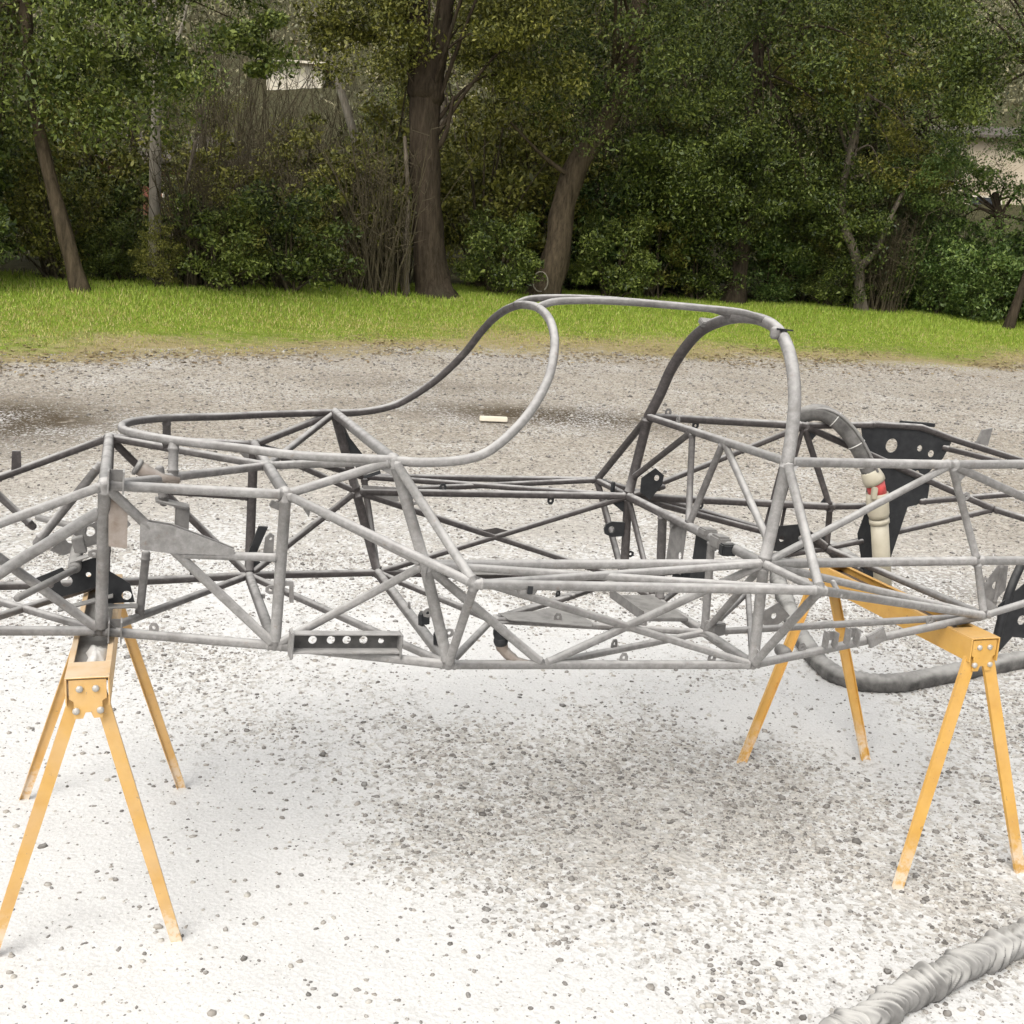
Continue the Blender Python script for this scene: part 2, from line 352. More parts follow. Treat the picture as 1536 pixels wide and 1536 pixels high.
# gravel: real stones, thick where the powder is thin
def stone_mat():
    m, nt, b = new_mat('gravel_stone'); g = N(nt, 'ShaderNodeNewGeometry')
    col = ramp(nt, g.outputs['Random Per Island'], [(0, (.10, .092, .084)), (.4, (.21, .193, .173)), (.75, (.33, .302, .265)), (1, (.47, .44, .39))])
    d = maths(nt, 'MULTIPLY', remap(nt, upness(nt), .3, .95), remap(nt, noise(nt, 40, 3, .6, objvec(nt)), .3, .7, .0, .38))
    col = mix(nt, d, col, (.62, .61, .585))
    nt.links.new(col, b.inputs['Base Color']); set_rough(b, .9, .15); return m
def stones(name, P, rad, ico):
    t = (1 + 5 ** .5) / 2
    if ico:
        B = np.array([(-1, t, 0), (1, t, 0), (-1, -t, 0), (1, -t, 0), (0, -1, t), (0, 1, t), (0, -1, -t), (0, 1, -t), (t, 0, -1), (t, 0, 1), (-t, 0, -1), (-t, 0, 1)]) / 1.9
        T = np.array([(0, 11, 5), (0, 5, 1), (0, 1, 7), (0, 7, 10), (0, 10, 11), (1, 5, 9), (5, 11, 4), (11, 10, 2), (10, 7, 6), (7, 1, 8), (3, 9, 4), (3, 4, 2), (3, 2, 6), (3, 6, 8), (3, 8, 9), (4, 9, 5), (2, 4, 11), (6, 2, 10), (8, 6, 7), (9, 8, 1)])
    else:
        B = np.array([(1, 0, 0), (0, 1, 0), (-1, 0, 0), (0, -1, 0), (0, 0, 1), (0, 0, -1)], float)
        T = np.array([(0, 1, 4), (1, 2, 4), (2, 3, 4), (3, 0, 4), (1, 0, 5), (2, 1, 5), (3, 2, 5), (0, 3, 5)])
    n, k = len(P), len(B)
    sc = rad[:, None] * rng.uniform(.65, 1.25, (n, 3)) * np.array([1, 1, .72])
    V = B[None] * rng.uniform(.78, 1.22, (n, k, 1)) * sc[:, None]
    a = rng.uniform(0, 6.283, n); ca, sa = np.cos(a)[:, None], np.sin(a)[:, None]
    V = np.stack([V[..., 0] * ca - V[..., 1] * sa, V[..., 0] * sa + V[..., 1] * ca, V[..., 2]], -1) + P[:, None]
    F = (T[None] + (np.arange(n) * k)[:, None, None]).reshape(-1, 3)
    return quickmesh(name, V.reshape(-1, 3), F, STONE)
STONE = stone_mat()
def scatter(n, x0, x1, y0, y1, keep):
    x = rng.uniform(x0, x1, n); y = rng.uniform(y0, y1, n)
    k = rng.random(n) < keep(x, y); return x[k], y[k]
def vis(x, y): return np.abs(x) < .5 * y + .25
sx_, sy_ = scatter(620000, -2.6, 3.2, 1.9, 6.2, lambda x, y: vis(x, y) * (.036 + .42 * sst(1.05, .10, powder(x, y)) * sst(.22, .62, fbm(x, y, 5.5, 3, 41) + .06)))
rr = np.clip(rng.lognormal(-5.62, .50, len(sx_)), .0018, .015)
for k, ico, nm in ((rr > .0055, True, 'a'), (rr <= .0055, False, 'c')):
    o = ob('gravel', stones(nm, np.stack([sx_[k], sy_[k], terrain(sx_[k], sy_[k]) - rr[k] * .12], -1), rr[k], ico)); o['kind'] = 'stuff'
    tag(o, 'larger grey gravel stones poking through the white powder' if ico else 'fine grey grit scattered in the white powder', 'gravel')
sx_, sy_ = scatter(260000, -9, 11, 5.4, 18.5, lambda x, y: vis(x, y) * (y < edge(x) + .6) * (.10 + .34 * sst(.9, .1, powder(x, y))) * np.clip(1.1 - damp(x, y), .12, 1) * np.clip(7.5 / y, 0, 1) ** 1.5)
rr = np.clip(rng.lognormal(-5.0, .42, len(sx_)), .003, .024) * np.clip(sy_ / 8, .8, 1.6)
o = ob('gravel', stones('b', np.stack([sx_, sy_, terrain(sx_, sy_) + rr * .12], -1), rr, False)); o['kind'] = 'stuff'
tag(o, 'pale gravel stones of the yard between chassis and grass', 'gravel')

# grass: blades from the gravel edge to the wood
def blades(name, x, y, h, w, mat):
    n = len(x); z = terrain(x, y); a = rng.uniform(0, 6.283, n)
    dx, dy = np.cos(a) * w, np.sin(a) * w; lx, ly = rng.normal(0, .35, n) * h, rng.normal(0, .35, n) * h
    V = np.stack([np.stack([x - dx, y - dy, z - .01], -1), np.stack([x + dx, y + dy, z - .01], -1), np.stack([x + lx, y + ly, z + h], -1)], 1).reshape(-1, 3)
    o = ob('grass', quickmesh(name, V, np.arange(3 * n).reshape(n, 3), mat)); o['kind'] = 'stuff'; return o
gx_, gy_ = scatter(420000, -16, 18, 11.5, 31, lambda x, y: (np.abs(x) < .52 * y + 1) * sst(-1.0, 3.4, y - edge(x) + 3.4 * (fbm(x, y, .9, 4, 21) - .5)) * sst(9.5, 7.0, y - edge(x)))
e_ = gy_ - edge(gx_)
gh = rng.uniform(.025, .07, len(gx_)) * (.45 + .75 * sst(.5, 5, e_)) * (.7 + .8 * fbm(gx_, gy_, .7, 3, 51))
dry_ = rng.random(len(gx_)) < (.10 + .78 * sst(6.0, .4, e_ + .12 * gx_ + 3.2 * (fbm(gx_, gy_, .5, 3, 61) - .5)))
tag(blades('g', gx_[~dry_], gy_[~dry_], gh[~dry_], .009, GRASS), 'bright green short grass between the gravel and the wood', 'grass')
tag(blades('g', gx_[dry_], gy_[dry_], gh[dry_] * .85, .009, DRYG), 'yellow dry grass thinning out at the gravel edge', 'grass')

lx_, ly_ = scatter(110000, -12, 14, 11, 25, lambda x, y: (np.abs(x) < .5 * y + 1) * .5 * np.exp(-((y - edge(x) + .2) / 1.5) ** 2) * sst(.35, .65, fbm(x, y, 1.3, 4, 81)))
nl = len(lx_); a_ = rng.uniform(0, 6.283, nl); L_ = rng.uniform(.02, .045, nl); ca, sa = np.cos(a_) * L_, np.sin(a_) * L_; z_ = terrain(lx_, ly_) + .006
V = np.stack([np.stack([lx_ - ca, ly_ - sa, z_], -1), np.stack([lx_ + sa * .5, ly_ - ca * .5, z_ + rng.uniform(0, .015, nl)], -1), np.stack([lx_ + ca, ly_ + sa, z_ + rng.uniform(0, .02, nl)], -1), np.stack([lx_ - sa * .5, ly_ + ca * .5, z_ + rng.uniform(0, .015, nl)], -1)], 1).reshape(-1, 3)
LITTER = mat_leaf('fallen_leaf', [(.15, (.07, .045, .022)), (.5, (.19, .13, .065)), (.95, (.38, .30, .17))])
o = ob('fallen_leaves', quickmesh('fallen_leaves', V, np.arange(4 * nl).reshape(nl, 4), LITTER)); o['kind'] = 'stuff'; tag(o, 'brown fallen leaves strewn along the gravel edge of the grass', 'fallen leaves')

# ------------------------------------------------------------------ trees
def leaves(name, C, size, mat, flat=.5):
    n = len(C); d = rng.normal(size=(n, 3)); d[:, 2] -= .25; d /= np.linalg.norm(d, axis=1, keepdims=True)
    u = rng.normal(size=(n, 3)); u[:, 2] *= flat; u -= d * (u * d).sum(1, keepdims=True); u /= np.linalg.norm(u, axis=1, keepdims=True)
    L = size * np.clip(rng.lognormal(-.22, .34, (n, 1)), .35, 1.9); Wd = L * rng.uniform(.36, .52, (n, 1))
    V = np.stack([C - d * L * .5, C + u * Wd * .5 - d * L * .08, C + d * L * .5, C - u * Wd * .5 - d * L * .08], 1).reshape(-1, 3)
    return quickmesh(name, V, np.arange(4 * n).reshape(n, 4), mat)
def clumps(n_cl, n_leaf, center, radii, cl_r, shell=.35, zmin=None):
    """leaf centres gathered in clumps spread through an ellipsoid, thicker toward its outside"""
    q = rng.normal(size=(n_cl, 3)); q /= np.linalg.norm(q, axis=1, keepdims=True)
    rad = (shell + (1 - shell) * rng.random((n_cl, 1))) ** .6
    cc = np.array(center) + q * rad * np.array(radii) * rng.uniform(.8, 1.12, (n_cl, 1))
    if zmin is not None: cc[:, 2] = np.maximum(cc[:, 2], zmin + rng.random(n_cl) * .5)
    n_leaf = int(n_leaf * 1.3); k = rng.integers(0, n_cl, n_leaf); r = cl_r * rng.uniform(.55, 1.4, n_cl)
    p = rng.normal(size=(n_leaf, 3)); p /= np.linalg.norm(p, axis=1, keepdims=True)
    return cc[k] + p * (rng.random((n_leaf, 1)) ** .45) * r[k][:, None] * np.array([1.15, 1.15, .75]), cc
def wobbly(P, r0, r1, k=5, amp=.12):
    Q = catmull(P, k); n = len(Q); rr = [r0 + (r1 - r0) * (i / (n - 1)) ** .8 for i in range(n)]
    rr[0] *= 1.28
    if n > 2: rr[1] *= 1.10
    ph = random.random() * 9
    return sweep(Q, rr, 12, True, lambda i, j: 1 + amp * math.sin(j * 2.1 + i * .5 + ph) * math.sin(i * .9 + j + ph))
def limbs_to(top, cc, n, r):
    out = []
    for c in cc[:n]:
        t = random.uniform(.35, 1.); b = np.array(top[0]) * (1 - t) + np.array(top[1]) * t
        m = (b + c) / 2 + np.array([0, 0, random.uniform(.1, .5)])
        out.append(wobbly([b, m, c], r * random.uniform(.6, 1.), r * .22, 4, .06))
    return out
def make_tree(name, base, trunk, r0, r1, bark, crown, label, group=None, extra=()):
    """trunk: points relative to base; crown: list of (n_cl, n_leaf, centre, radii, clump radius), leaf size, leaf material"""
    t = empty(name, base); tag(t, label, 'tree', group)
    ob('trunk', mesh('trunk', *wobbly(trunk, r0, r1), bark, True), t)
    for pts, a, b in extra: ob('limb', mesh('limb', *wobbly(pts, a, b), bark, True), t)
    if crown:
        spec, size, lm = crown; P, CC = [], []
        for s in spec:
            p, cc = clumps(*s); P.append(p); CC.append(cc)
        ccs = np.concatenate(CC); rng.shuffle(ccs)
        lim = limbs_to((trunk[len(trunk) // 2], trunk[-1]), ccs, 12, min(max(r1 * .55, .03), .05))
        ob('limb', mesh('limb', *join(lim), bark, True), t)
        ob('crown', leaves('crown', np.concatenate(P), size, lm), t)
    return t
def tz(x, y): return float(terrain(np.array([x]), np.array([y]))[0])
def rel(base, pts): return [tuple(np.array(p) - np.array(base)) for p in pts]
def copy_tree(src, loc, rz, sc, label, group):
    r = src.copy(); COL.objects.link(r); r.location = loc; r.rotation_euler = (0, 0, rz); r.scale = (sc, sc, sc * random.uniform(.92, 1.1))
    r['label'] = label
    if group: r['group'] = group
    for ch in src.children:
        c = ch.copy(); COL.objects.link(c); c.parent = r
    return r
OAKS = 'individual trees along the front of the wood'
# the trees whose trunks show, left to right
b = (-7.26, 18.9, tz(-7.26, 18.9) - .05)
make_tree('leaning_oak', b, rel(b, [b, (-7.52, 18.9, 1.45), (-7.84, 19.0, 2.66), (-8.0, 19.0, 3.75), (-8.1, 19.2, 5.2), (-8.2, 19.4, 6.6)]), .135, .075, BARK_M,
          ([(60, 19000, (-1.0, -.5, 5.0), (2.4, 1.4, 2.2), .5), (44, 14000, (.9, -.5, 3.9), (1.6, 1.2, 1.5), .42), (30, 9000, (-1.9, .1, 2.4), (1.2, 1.2, 1.2), .45), (12, 3600, (2.85, .1, 4.2), (.45, .5, .9), .28), (16, 4500, (2.1, .2, 5.2), (1.1, .8, .5), .35)], .085, LEAF_BAY),
          'leaning tree with slim grey trunk at the left edge of the grass', OAKS)
b = (-7.04, 22.0, tz(-7.04, 22) - .05)
make_tree('tall_pale_tree', b, rel(b, [b, (-6.99, 22, 2.55), (-6.93, 22, 4.3), (-6.87, 22, 6.9), (-6.8, 22, 9)]), .115, .08, BARK_P,
          ([(30, 9000, (.2, 0, 8.0), (2.0, 2.0, 1.5), .5)], .085, LEAF_OAK), 'straight pale grey trunk in the wood right of the leaning tree', OAKS,
          [(rel(b, [(-6.95, 22, 3.9), (-6.6, 22, 4.6), (-6.3, 22, 5.6)]), .05, .025)])
b = (-6.60, 21.5, tz(-6.6, 21.5) - .05)
make_tree('sapling', b, rel(b, [b, (-6.49, 21.5, 1.35), (-6.29, 21.5, 2.15), (-6.1, 21.5, 3.0)]), .055, .03, BARK_G, None, 'thin leaning bare sapling right of the pale grey trunk', OAKS)
b = (-3.25, 25.0, tz(-3.25, 25) - .05)
make_tree('white_barked_tree', b, rel(b, [b, (-3.52, 25, 2.6), (-4.0, 25, 4.2), (-4.37, 25, 5.08), (-4.64, 25, 5.96), (-4.9, 25, 7.6)]), .11, .06, BARK_P,
          ([(24, 6000, (-1.6, .3, 7.6), (1.6, 1.6, 1.0), .4)], .08, LEAF_OAK), 'slim white barked tree leaning left above the thicket', OAKS)
b = (-1.80, 23.2, tz(-1.8, 23.2) - .06)
make_tree('large_oak', b, rel(b, [b, (-1.92, 23.2, 1.1), (-2.05, 23.2, 2.3), (-2.14, 23.2, 3.5), (-2.13, 23.2, 4.8)]), .37, .26, BARK_D,
          ([(34, 11000, (-1.4, -.2, 5.0), (1.1, 1.2, 1.2), .42), (36, 12000, (1.5, -.1, 5.0), (1.3, 1.2, 1.2), .45), (60, 17000, (.1, -.6, 7.6), (3.4, 3.2, 1.3), .6)], .09, LEAF_OAK),  # topmost clumps added out of view overhead to shade the trunk
          'thick dark forked oak trunk in the centre of the grass edge', OAKS,
          [(rel(b, [(-2.15, 23.2, 4.3), (-2.38, 23.2, 5.6), (-2.55, 23.2, 7.4)]), .26, .14), (rel(b, [(-2.08, 23.2, 4.2), (-1.86, 23.2, 5.4), (-1.7, 23.2, 7.4)]), .22, .12),
           (rel(b, [(-2.0, 23.2, 3.1), (-1.72, 23.1, 3.5), (-1.6, 23.1, 4.2)]), .07, .03)])
b = (-2.36, 23.0, tz(-2.36, 23) - .05)
make_tree('sapling', b, rel(b, [b, (-2.4, 23, 1.2), (-2.38, 23, 2.2), (-2.5, 23.1, 3.4)]), .075, .035, BARK_G, None, 'thin grey sapling stem close against the left side of the thick oak', OAKS)
b = (.36, 24.7, tz(.36, 24.7) - .05)
make_tree('curved_oak', b, rel(b, [b, (.62, 24.7, 1.35), (.68, 24.8, 2.3), (.95, 24.9, 3.25), (1.40, 25.0, 3.95), (1.82, 25.1, 4.9), (2.0, 25.2, 6.6)]), .34, .16, BARK_M,
          ([(46, 15000, (1.3, -.1, 5.2), (2.2, 1.6, 1.9), .55), (40, 11000, (1.0, -1.8, 7.6), (2.6, 2.0, 1.0), .6), (34, 11000, (2.8, .3, 3.4), (1.5, 1.5, 1.4), .5)], .085, LEAF_BAY), 'curved brown trunk leaning right beyond the top of the windscreen hoop', OAKS,  # forward clumps above the view are added to shade this trunk
          [(rel(b, [(.85, 24.8, 2.9), (.2, 24.6, 3.3), (-.5, 24.5, 3.9)]), .06, .025)])
b = (4.72, 26.3, tz(4.72, 26.3) - .05)
make_tree('dark_bay_tree', b, rel(b, [b, (4.75, 26.3, 2.0), (4.66, 26.3, 3.6), (4.7, 26.3, 6.5)]), .24, .12, BARK_D,
          ([(70, 22000, (.1, -.2, 5.2), (2.5, 1.8, 3.0), .6), (40, 10000, (.2, -2.0, 8.2), (2.8, 1.8, 1.0), .6), (44, 13000, (-.9, -.6, 2.6), (2.3, 1.1, 1.3), .5), (26, 8000, (1.9, -.3, 2.2), (1.2, 1.0, 1.2), .45)], .085, LEAF_BAY), 'dense dark green tree right of the curved trunk', OAKS)  # highest forward clumps, out of view, added for their shade on the trunk
b = (7.70, 26.6, tz(7.7, 26.6) - .05)
make_tree('crooked_tree', b, rel(b, [b, (7.55, 26.6, 1.2), (7.35, 26.6, 1.8), (7.08, 26.6, 2.3), (6.94, 26.6, 3.0), (7.0, 26.6, 3.9), (7.2, 26.8, 5.2)]), .14, .07, BARK_G,
          ([(40, 11000, (-.4, .2, 5.2), (2.0, 1.6, 1.6), .5), (16, 3500, (.6, .1, 3.2), (1.0, .8, .7), .35)], .08, LEAF_OAK), 'small crooked tree with bent stems right of the dense dark tree', OAKS,
          [(rel(b, [(7.5, 26.6, 1.4), (7.85, 26.6, 1.8), (8.1, 26.6, 2.6), (8.5, 26.7, 3.6)]), .10, .04)])
b = (11.0, 27.0, tz(11, 27) - .05)
make_tree('blue_green_tree', b, rel(b, [b, (11.0, 27, 1.2), (10.8, 27, 2.2), (10.5, 27, 3.2)]), .16, .08, BARK_D,
          ([(60, 15000, (-.2, -.5, 1.5), (2.2, 1.4, 1.35), .42), (24, 5500, (-2.0, -.4, 3.2), (1.2, 1.0, .9), .36), (26, 4600, (-.2, -.4, 3.6), (1.2, .6, 1.0), .26)], .08, LEAF_BLUE), 'blue green bushy tree at the right edge in front of the beige house', OAKS)
b = (10.6, 25.4, tz(10.6, 25.4) - .05)
make_tree('overhanging_oak', b, rel(b, [b, (10.9, 25.4, 2.2), (10.7, 25.4, 4.2), (10.3, 25.4, 6.4)]), .10, .07, BARK_D,
          ([(64, 19000, (-.6, -.3, 6.7), (3.3, 1.7, 1.6), .6), (26, 7000, (-2.1, -.2, 5.0), (1.1, 1.1, 1.0), .45)], .085, LEAF_BAY), 'dark overhanging crown at the top right corner above the beige house', OAKS)

# trees filling the wood behind, each its own object; three shapes shared
GB = 'trees of the wood behind the front trunks'
def fill_tree(nm, lm, bark, lab, base):
    return make_tree(nm, base, [(0, 0, -.1), (.1, 0, 2.2), (-.05, .1, 4.4), (.1, 0, 7.0)], .20, .08, bark,
                     ([(60, 16000, (0, 0, 5.8), (2.3, 2.3, 2.9), .6), (40, 10000, (0, 0, 2.3), (2.3, 2.3, 1.7), .55)], .095, lm), lab, GB)
LABS = {'bay': 'dark green bay tree filling the wood behind the front trunks', 'oak': 'olive green oak tree filling the wood behind the front trunks', 'blue': 'blue green tree filling the wood behind the front trunks'}
SRC = {'bay': fill_tree('bay_tree', LEAF_BAY, BARK_D, LABS['bay'], (3.1, 30.0, tz(3.1, 30))), 'oak': fill_tree('oak_tree', LEAF_OAK, BARK_G, LABS['oak'], (-.2, 29.5, tz(-.2, 29.5))), 'blue': fill_tree('broad_tree', LEAF_BLUE, BARK_D, LABS['blue'], (15.3, 31, tz(15.3, 31)))}
for k, x, y, s in (('bay', -12.0, 25, 1.0), ('bay', -14.5, 22.5, 1.0), ('oak', -11.2, 21.2, .85), ('bay', -11.0, 33, .7), ('oak', -2.6, 33.0, 1.05), ('oak', -.6, 35.5, 1.1), ('bay', 1.6, 32.5, 1.15), ('bay', 6.1, 29.0, 1.05), ('bay', 8.6, 30.5, 1.1), ('oak', 7.4, 33.5, 1.2),
                   ('bay', 4.6, 34.5, 1.25), ('blue', 10.8, 33.5, .85), ('bay', 16.2, 29.5, 1.0), ('oak', 10.1, 36.5, 1.3), ('oak', 2.6, 37, 1.3), ('bay', -3.9, 36.5, .72), ('oak', -10.0, 36, .62), ('oak', -6.6, 33.5, .5)):
    copy_tree(SRC[k], (x, y, tz(x, y) - .1), random.uniform(0, 6.28), s, LABS[k], GB)

# shrubs along the foot of the wood
GS = 'shrubs along the foot of the wood'
def shrub(nm, lm, lab, base, spec, size):
    t = empty(nm, base); tag(t, lab, 'shrub', GS)
    P, CC = zip(*[clumps(*s) for s in spec]); cc = np.concatenate(CC)
    st = [wobbly([(random.uniform(-.25, .25), random.uniform(-.25, .25), -.1), tuple(c * np.array([.5, .5, .6])), tuple(c)], .03, .01, 4, .05) for c in cc[:14]]
    ob('stem', mesh('stem', *join(st), TWIG, True), t); ob('foliage', leaves('foliage', np.concatenate(P), size, lm), t); return t
SL = {'dark': 'low dark green shrub at the foot of the wood', 'olive': 'olive green shrub at the foot of the wood', 'blue': 'soft blue green shrub at the foot of the wood'}
def zb(x, y): return (x, y, tz(x, y) - .05)
SS = {'dark': shrub('shrub', LEAF_BAY, SL['dark'], zb(-4.5, 21.6), [(60, 8500, (0, 0, 1.0), (1.35, 1.0, 1.05), .27, .35, .12)], .085),
      'olive': shrub('olive_shrub', LEAF_OAK, SL['olive'], zb(-3.6, 23.2), [(60, 7500, (0, 0, 1.35), (1.2, 1.0, 1.5), .27, .35, .12)], .085),
      'blue': shrub('blue_green_shrub', LEAF_BLUE, SL['blue'], zb(9.6, 27.2), [(60, 8500, (0, 0, 1.1), (1.6, 1.1, 1.15), .30, .35, .12)], .085)}
for k, x, y, s in (('dark', -9.2, 18.6, 1.1), ('olive', -8.2, 20.2, .9), ('dark', -5.5, 20.7, .9), ('olive', -5.3, 21.2, .6), ('olive', -6.4, 23.5, 1.1), ('olive', -8.9, 23.4, 1.5), ('olive', -4.9, 24.5, 1.25), ('olive', -3.1, 25.5, 1.4), ('dark', -.6, 24.4, .9), ('olive', -1.0, 26.0, 1.5), ('olive', .3, 27.5, 1.6),
                   ('dark', 1.9, 25.6, 1.0), ('olive', 2.9, 26.4, .9), ('dark', 3.8, 26.6, .9), ('blue', 1.6, 27.6, 1.5), ('blue', 5.7, 27.2, .8), ('olive', 6.5, 27.9, 1.1), ('dark', 7.0, 26.9, .7), ('dark', 8.4, 27.3, .8), ('blue', 8.8, 28.3, 1.1), ('blue', 10.3, 26.6, .9), ('blue', 11.8, 26.9, 1.1), ('dark', 12.4, 27.4, 1.2), ('olive', 3.4, 28.6, 1.7), ('dark', -10.6, 18.9, 1.2), ('olive', -6.35, 20.2, .42), ('dark', -7.5, 21.0, .6), ('dark', -8.1, 22.6, 1.0), ('olive', -9.6, 24.2, 1.3), ('dark', -12.2, 19.4, 1.4)):
    copy_tree(SS[k], zb(x, y), random.uniform(0, 6.28), s, SL[k], GS)

# leafless thickets
def thicket(base, h, w, n, lab, seed):
    r = random.Random(seed); parts = []
    for i in range(n):
        x0, y0 = r.gauss(0, w * .35), r.gauss(0, w * .3); L = h * r.uniform(.55, 1.1); lx, ly = r.gauss(0, .16), r.gauss(0, .16)
        P = [(x0, y0, -.1)]
        for k in range(1, 5): P.append((x0 + lx * L * k / 4 * (1 + .5 * k / 4) + r.gauss(0, .04), y0 + ly * L * k / 4 + r.gauss(0, .04), L * k / 4))
        parts.append(sweep(P, [.016, .014, .011, .008, .004], 4, False))
        for q in range(7):
            k = r.randint(1, 3); a = np.array(P[k]) + (np.array(P[k + 1]) - np.array(P[k])) * r.random()
            d = np.array([r.gauss(0, .4), r.gauss(0, .4), r.uniform(.15, .7)]) * L * .22
            m_ = a + d * .5 + np.array([r.gauss(0, .04), r.gauss(0, .04), 0]); parts.append(sweep([tuple(a), tuple(m_), tuple(a + d)], [.008, .006, .003], 3, False))
    t = empty('bare_thicket', base); tag(t, lab, 'shrub', 'leafless thickets in the wood')
    ob('twigs', mesh('twigs', *join(parts), TWIG), t); return t
T0 = thicket(zb(-2.9, 22.7), 2.9, .8, 90, 'dense dark bare thicket of upright stems left of the thick oak', 3)
T1 = thicket(zb(-7.6, 30.5), 6.5, 2.6, 110, 'tall bare brown brush between the pale grey trunk and the white barked tree', 4)
for src, x, y, s, lab in ((T1, -6.0, 29.0, .58, 'bare brown brush under the white house on the hill'), (T1, 1.5, 29, 1.05, 'bare brown brush showing above the curved trunk'), (T0, 8.2, 26.8, .75, 'bare thicket at the feet of the crooked tree'), (T0, -5.9, 20.9, .8, 'bare twigs among the low shrubs left of the olive shrub'), (T1, -10.3, 26.5, .7, 'bare brown brush behind the leaning tree'),
                          (T1, 12.2, 26.0, .35, 'low bare brush at the right end of the grass'), (T1, -3.8, 27.5, .75, 'bare brown brush below the white barked tree'), (T1, -5.6, 24.0, .55, 'bare brown brush in the middle of the olive shrubs'), (T1, 9.0, 28.0, .6, 'bare brown brush right of the crooked tree')):
    copy_tree(src, zb(x, y), random.uniform(0, 6.28), s, lab, 'leafless thickets in the wood')

# wooded hill behind
hx = rng.uniform(-75, 75, 5200); hy = rng.uniform(48, 150, 5200)
ok = ~((hx / hy > -.245) & (hx / hy < -.160) & (hy > 50) & (hy < 66.5)) & ~((hx > 16) & (hx < 27) & (hy < 55)); hx, hy = hx[ok], hy[ok]
hz = terrain(hx, hy); k = rng.integers(0, len(hx), 115000); cr = rng.uniform(.8, 2.2, len(hx))
p = rng.normal(size=(len(k), 3)); p /= np.linalg.norm(p, axis=1, keepdims=True)
HC = np.stack([hx, hy, hz + cr * .9], -1)[k] + p * (rng.random((len(k), 1)) ** .4) * cr[k][:, None] * np.array([1, 1, 1.15])
hw = ob('distant_wood', leaves('distant_wood', HC, .34, LEAF_HILL)); hw['kind'] = 'stuff'; tag(hw, 'grey green wooded hillside far behind the trees', 'wood')

# ------------------------------------------------------------------ houses seen through the wood
def house(name, loc, w, d, h, rz, wall, roof_h, label, windows, roof=None):
    t = empty(name, loc); t.rotation_euler = (0, 0, rz); tag(t, label, 'house')
    ob('wall', mesh('wall', *boxdata((0, 0, h / 2 - 1), w, d, h + 2), wall), t)
    e = .45
    V = [(-w / 2 - e, -d / 2 - e, h + .003), (w / 2 + e, -d / 2 - e, h + .003), (w / 2 + e, d / 2 + e, h + .003), (-w / 2 - e, d / 2 + e, h + .003), (-w / 2 - e, 0, h + roof_h), (w / 2 + e, 0, h + roof_h)]
    ob('roof', mesh('roof', V, [(0, 1, 5, 4), (2, 3, 4, 5), (0, 4, 3), (1, 2, 5), (0, 3, 2, 1)], roof or ROOFM), t)
    box('fascia', (0, -d / 2 - e - .03, h - .06), (w + 2 * e, .05, .12), roof or WALLW, t)
    for x, z, ww, hh in windows:
        f = box('window', (x, -d / 2 - .03, z), (ww, .1, hh), WALLW, t)
        box('pane', (x, -d / 2 - .083, z), (ww - .16, .02, hh - .16), GLASS, f)
    return t
house('white_house', (-13.6, 68.6, 7.4), 3.0, 5, 2.5, .12, WALLW, .30, 'small white house with red roof high on the hill', [])
house('red_walled_house', (-12.9, 43.5, 1.2), 3.6, 6, 2.1, -.1, BRICK, 1.1, 'red walled house with brown roof behind the pale grey trunk', [(-1.0, 1.1, 1.0, 1.0), (1.1, 1.1, 1.0, 1.0)], ROOFB)
house('beige_house', (21.0, 51.5, 2.4), 8.0, 7, 4.1, -.12, STUCCO, .7, 'beige stucco house at the right edge behind the blue green tree', [(-2.2, 1.2, 1.3, 1.2), (1.6, 2.4, 1.3, 1.2)], ROOFB)

# ------------------------------------------------------------------ chassis (local frame: X along the car, Y across, Z up)
CH = empty('race_car_chassis')
CH.matrix_world = Matrix(((.944864, -.324164, .046369, -.29149), (.321751, .94536, .052635, 3.24302), (-.060898, -.034814, .997537, .71011), (0, 0, 0, 1)))
tag(CH, 'bare tubular steel race car chassis resting across two yellow sawhorses', 'car chassis')
ND = {'1t': (-0.867, .369, .423), '1b': (-0.864, .226, .014), '2t': (-.442, .387, .423), '2b': (-.437, .342, .014), '3t': (-.188, .443, .532), '3m': (-.092, .470, .273), '3b': (0, .459, .001),
      '4t': (.925, .459, .591), '4m': (.892, .472, .300), '4b': (.912, .463, -.003), '5s': (.888, .758, .304), '6t': (1.526, .405, .605), '6m': (1.691, .401, .310), '7b': (1.728, .432, .142),
      'ps': (-.025, .690, .285), '0b': (-1.195, .200, .005), '0t': (-1.179, .360, .282), '2m': (-.440, .369, .256), '8t': (2.45, .400, .66), '8m': (2.45, .400, .330), '8b': (2.30, .40, .02)}
C1 = {'M2': (-.442, .019, .423), 'G': (-.692, -.358, .256), 'B': (.266, -.460, 0), 'C3': (.244, -.061, 0), 'C4': (.912, -.164, -.003), 'WA': (.925, .119, .591), 'WB': (.925, -.092, .591), 'WM': (.892, -.002, .300),
      'WAf': (.900, .469, .369), 'WBn': (.899, -.469, .361), 'D1': (.892, .187, .300), 'D1b': (.912, .162, -.003), 'D2b': (.912, .214, -.003), 'D3': (.892, -.161, .300), 'Pn': (-.707, -.205, .509), 'Pnb': (-.706, -.222, .423),
      'Pf': (-.712, .205, .513), 'Pfb': (-.707, .237, .423), 'Q': (-.769, -.100, .014), 'Qt': (-.759, -.100, .190)}
def pt(k):
    if not isinstance(k, str): return k
    if k in C1: return C1[k]
    x, y, z = ND[k[1:]]; return (x, -y if k[0] == 'N' else y, z)
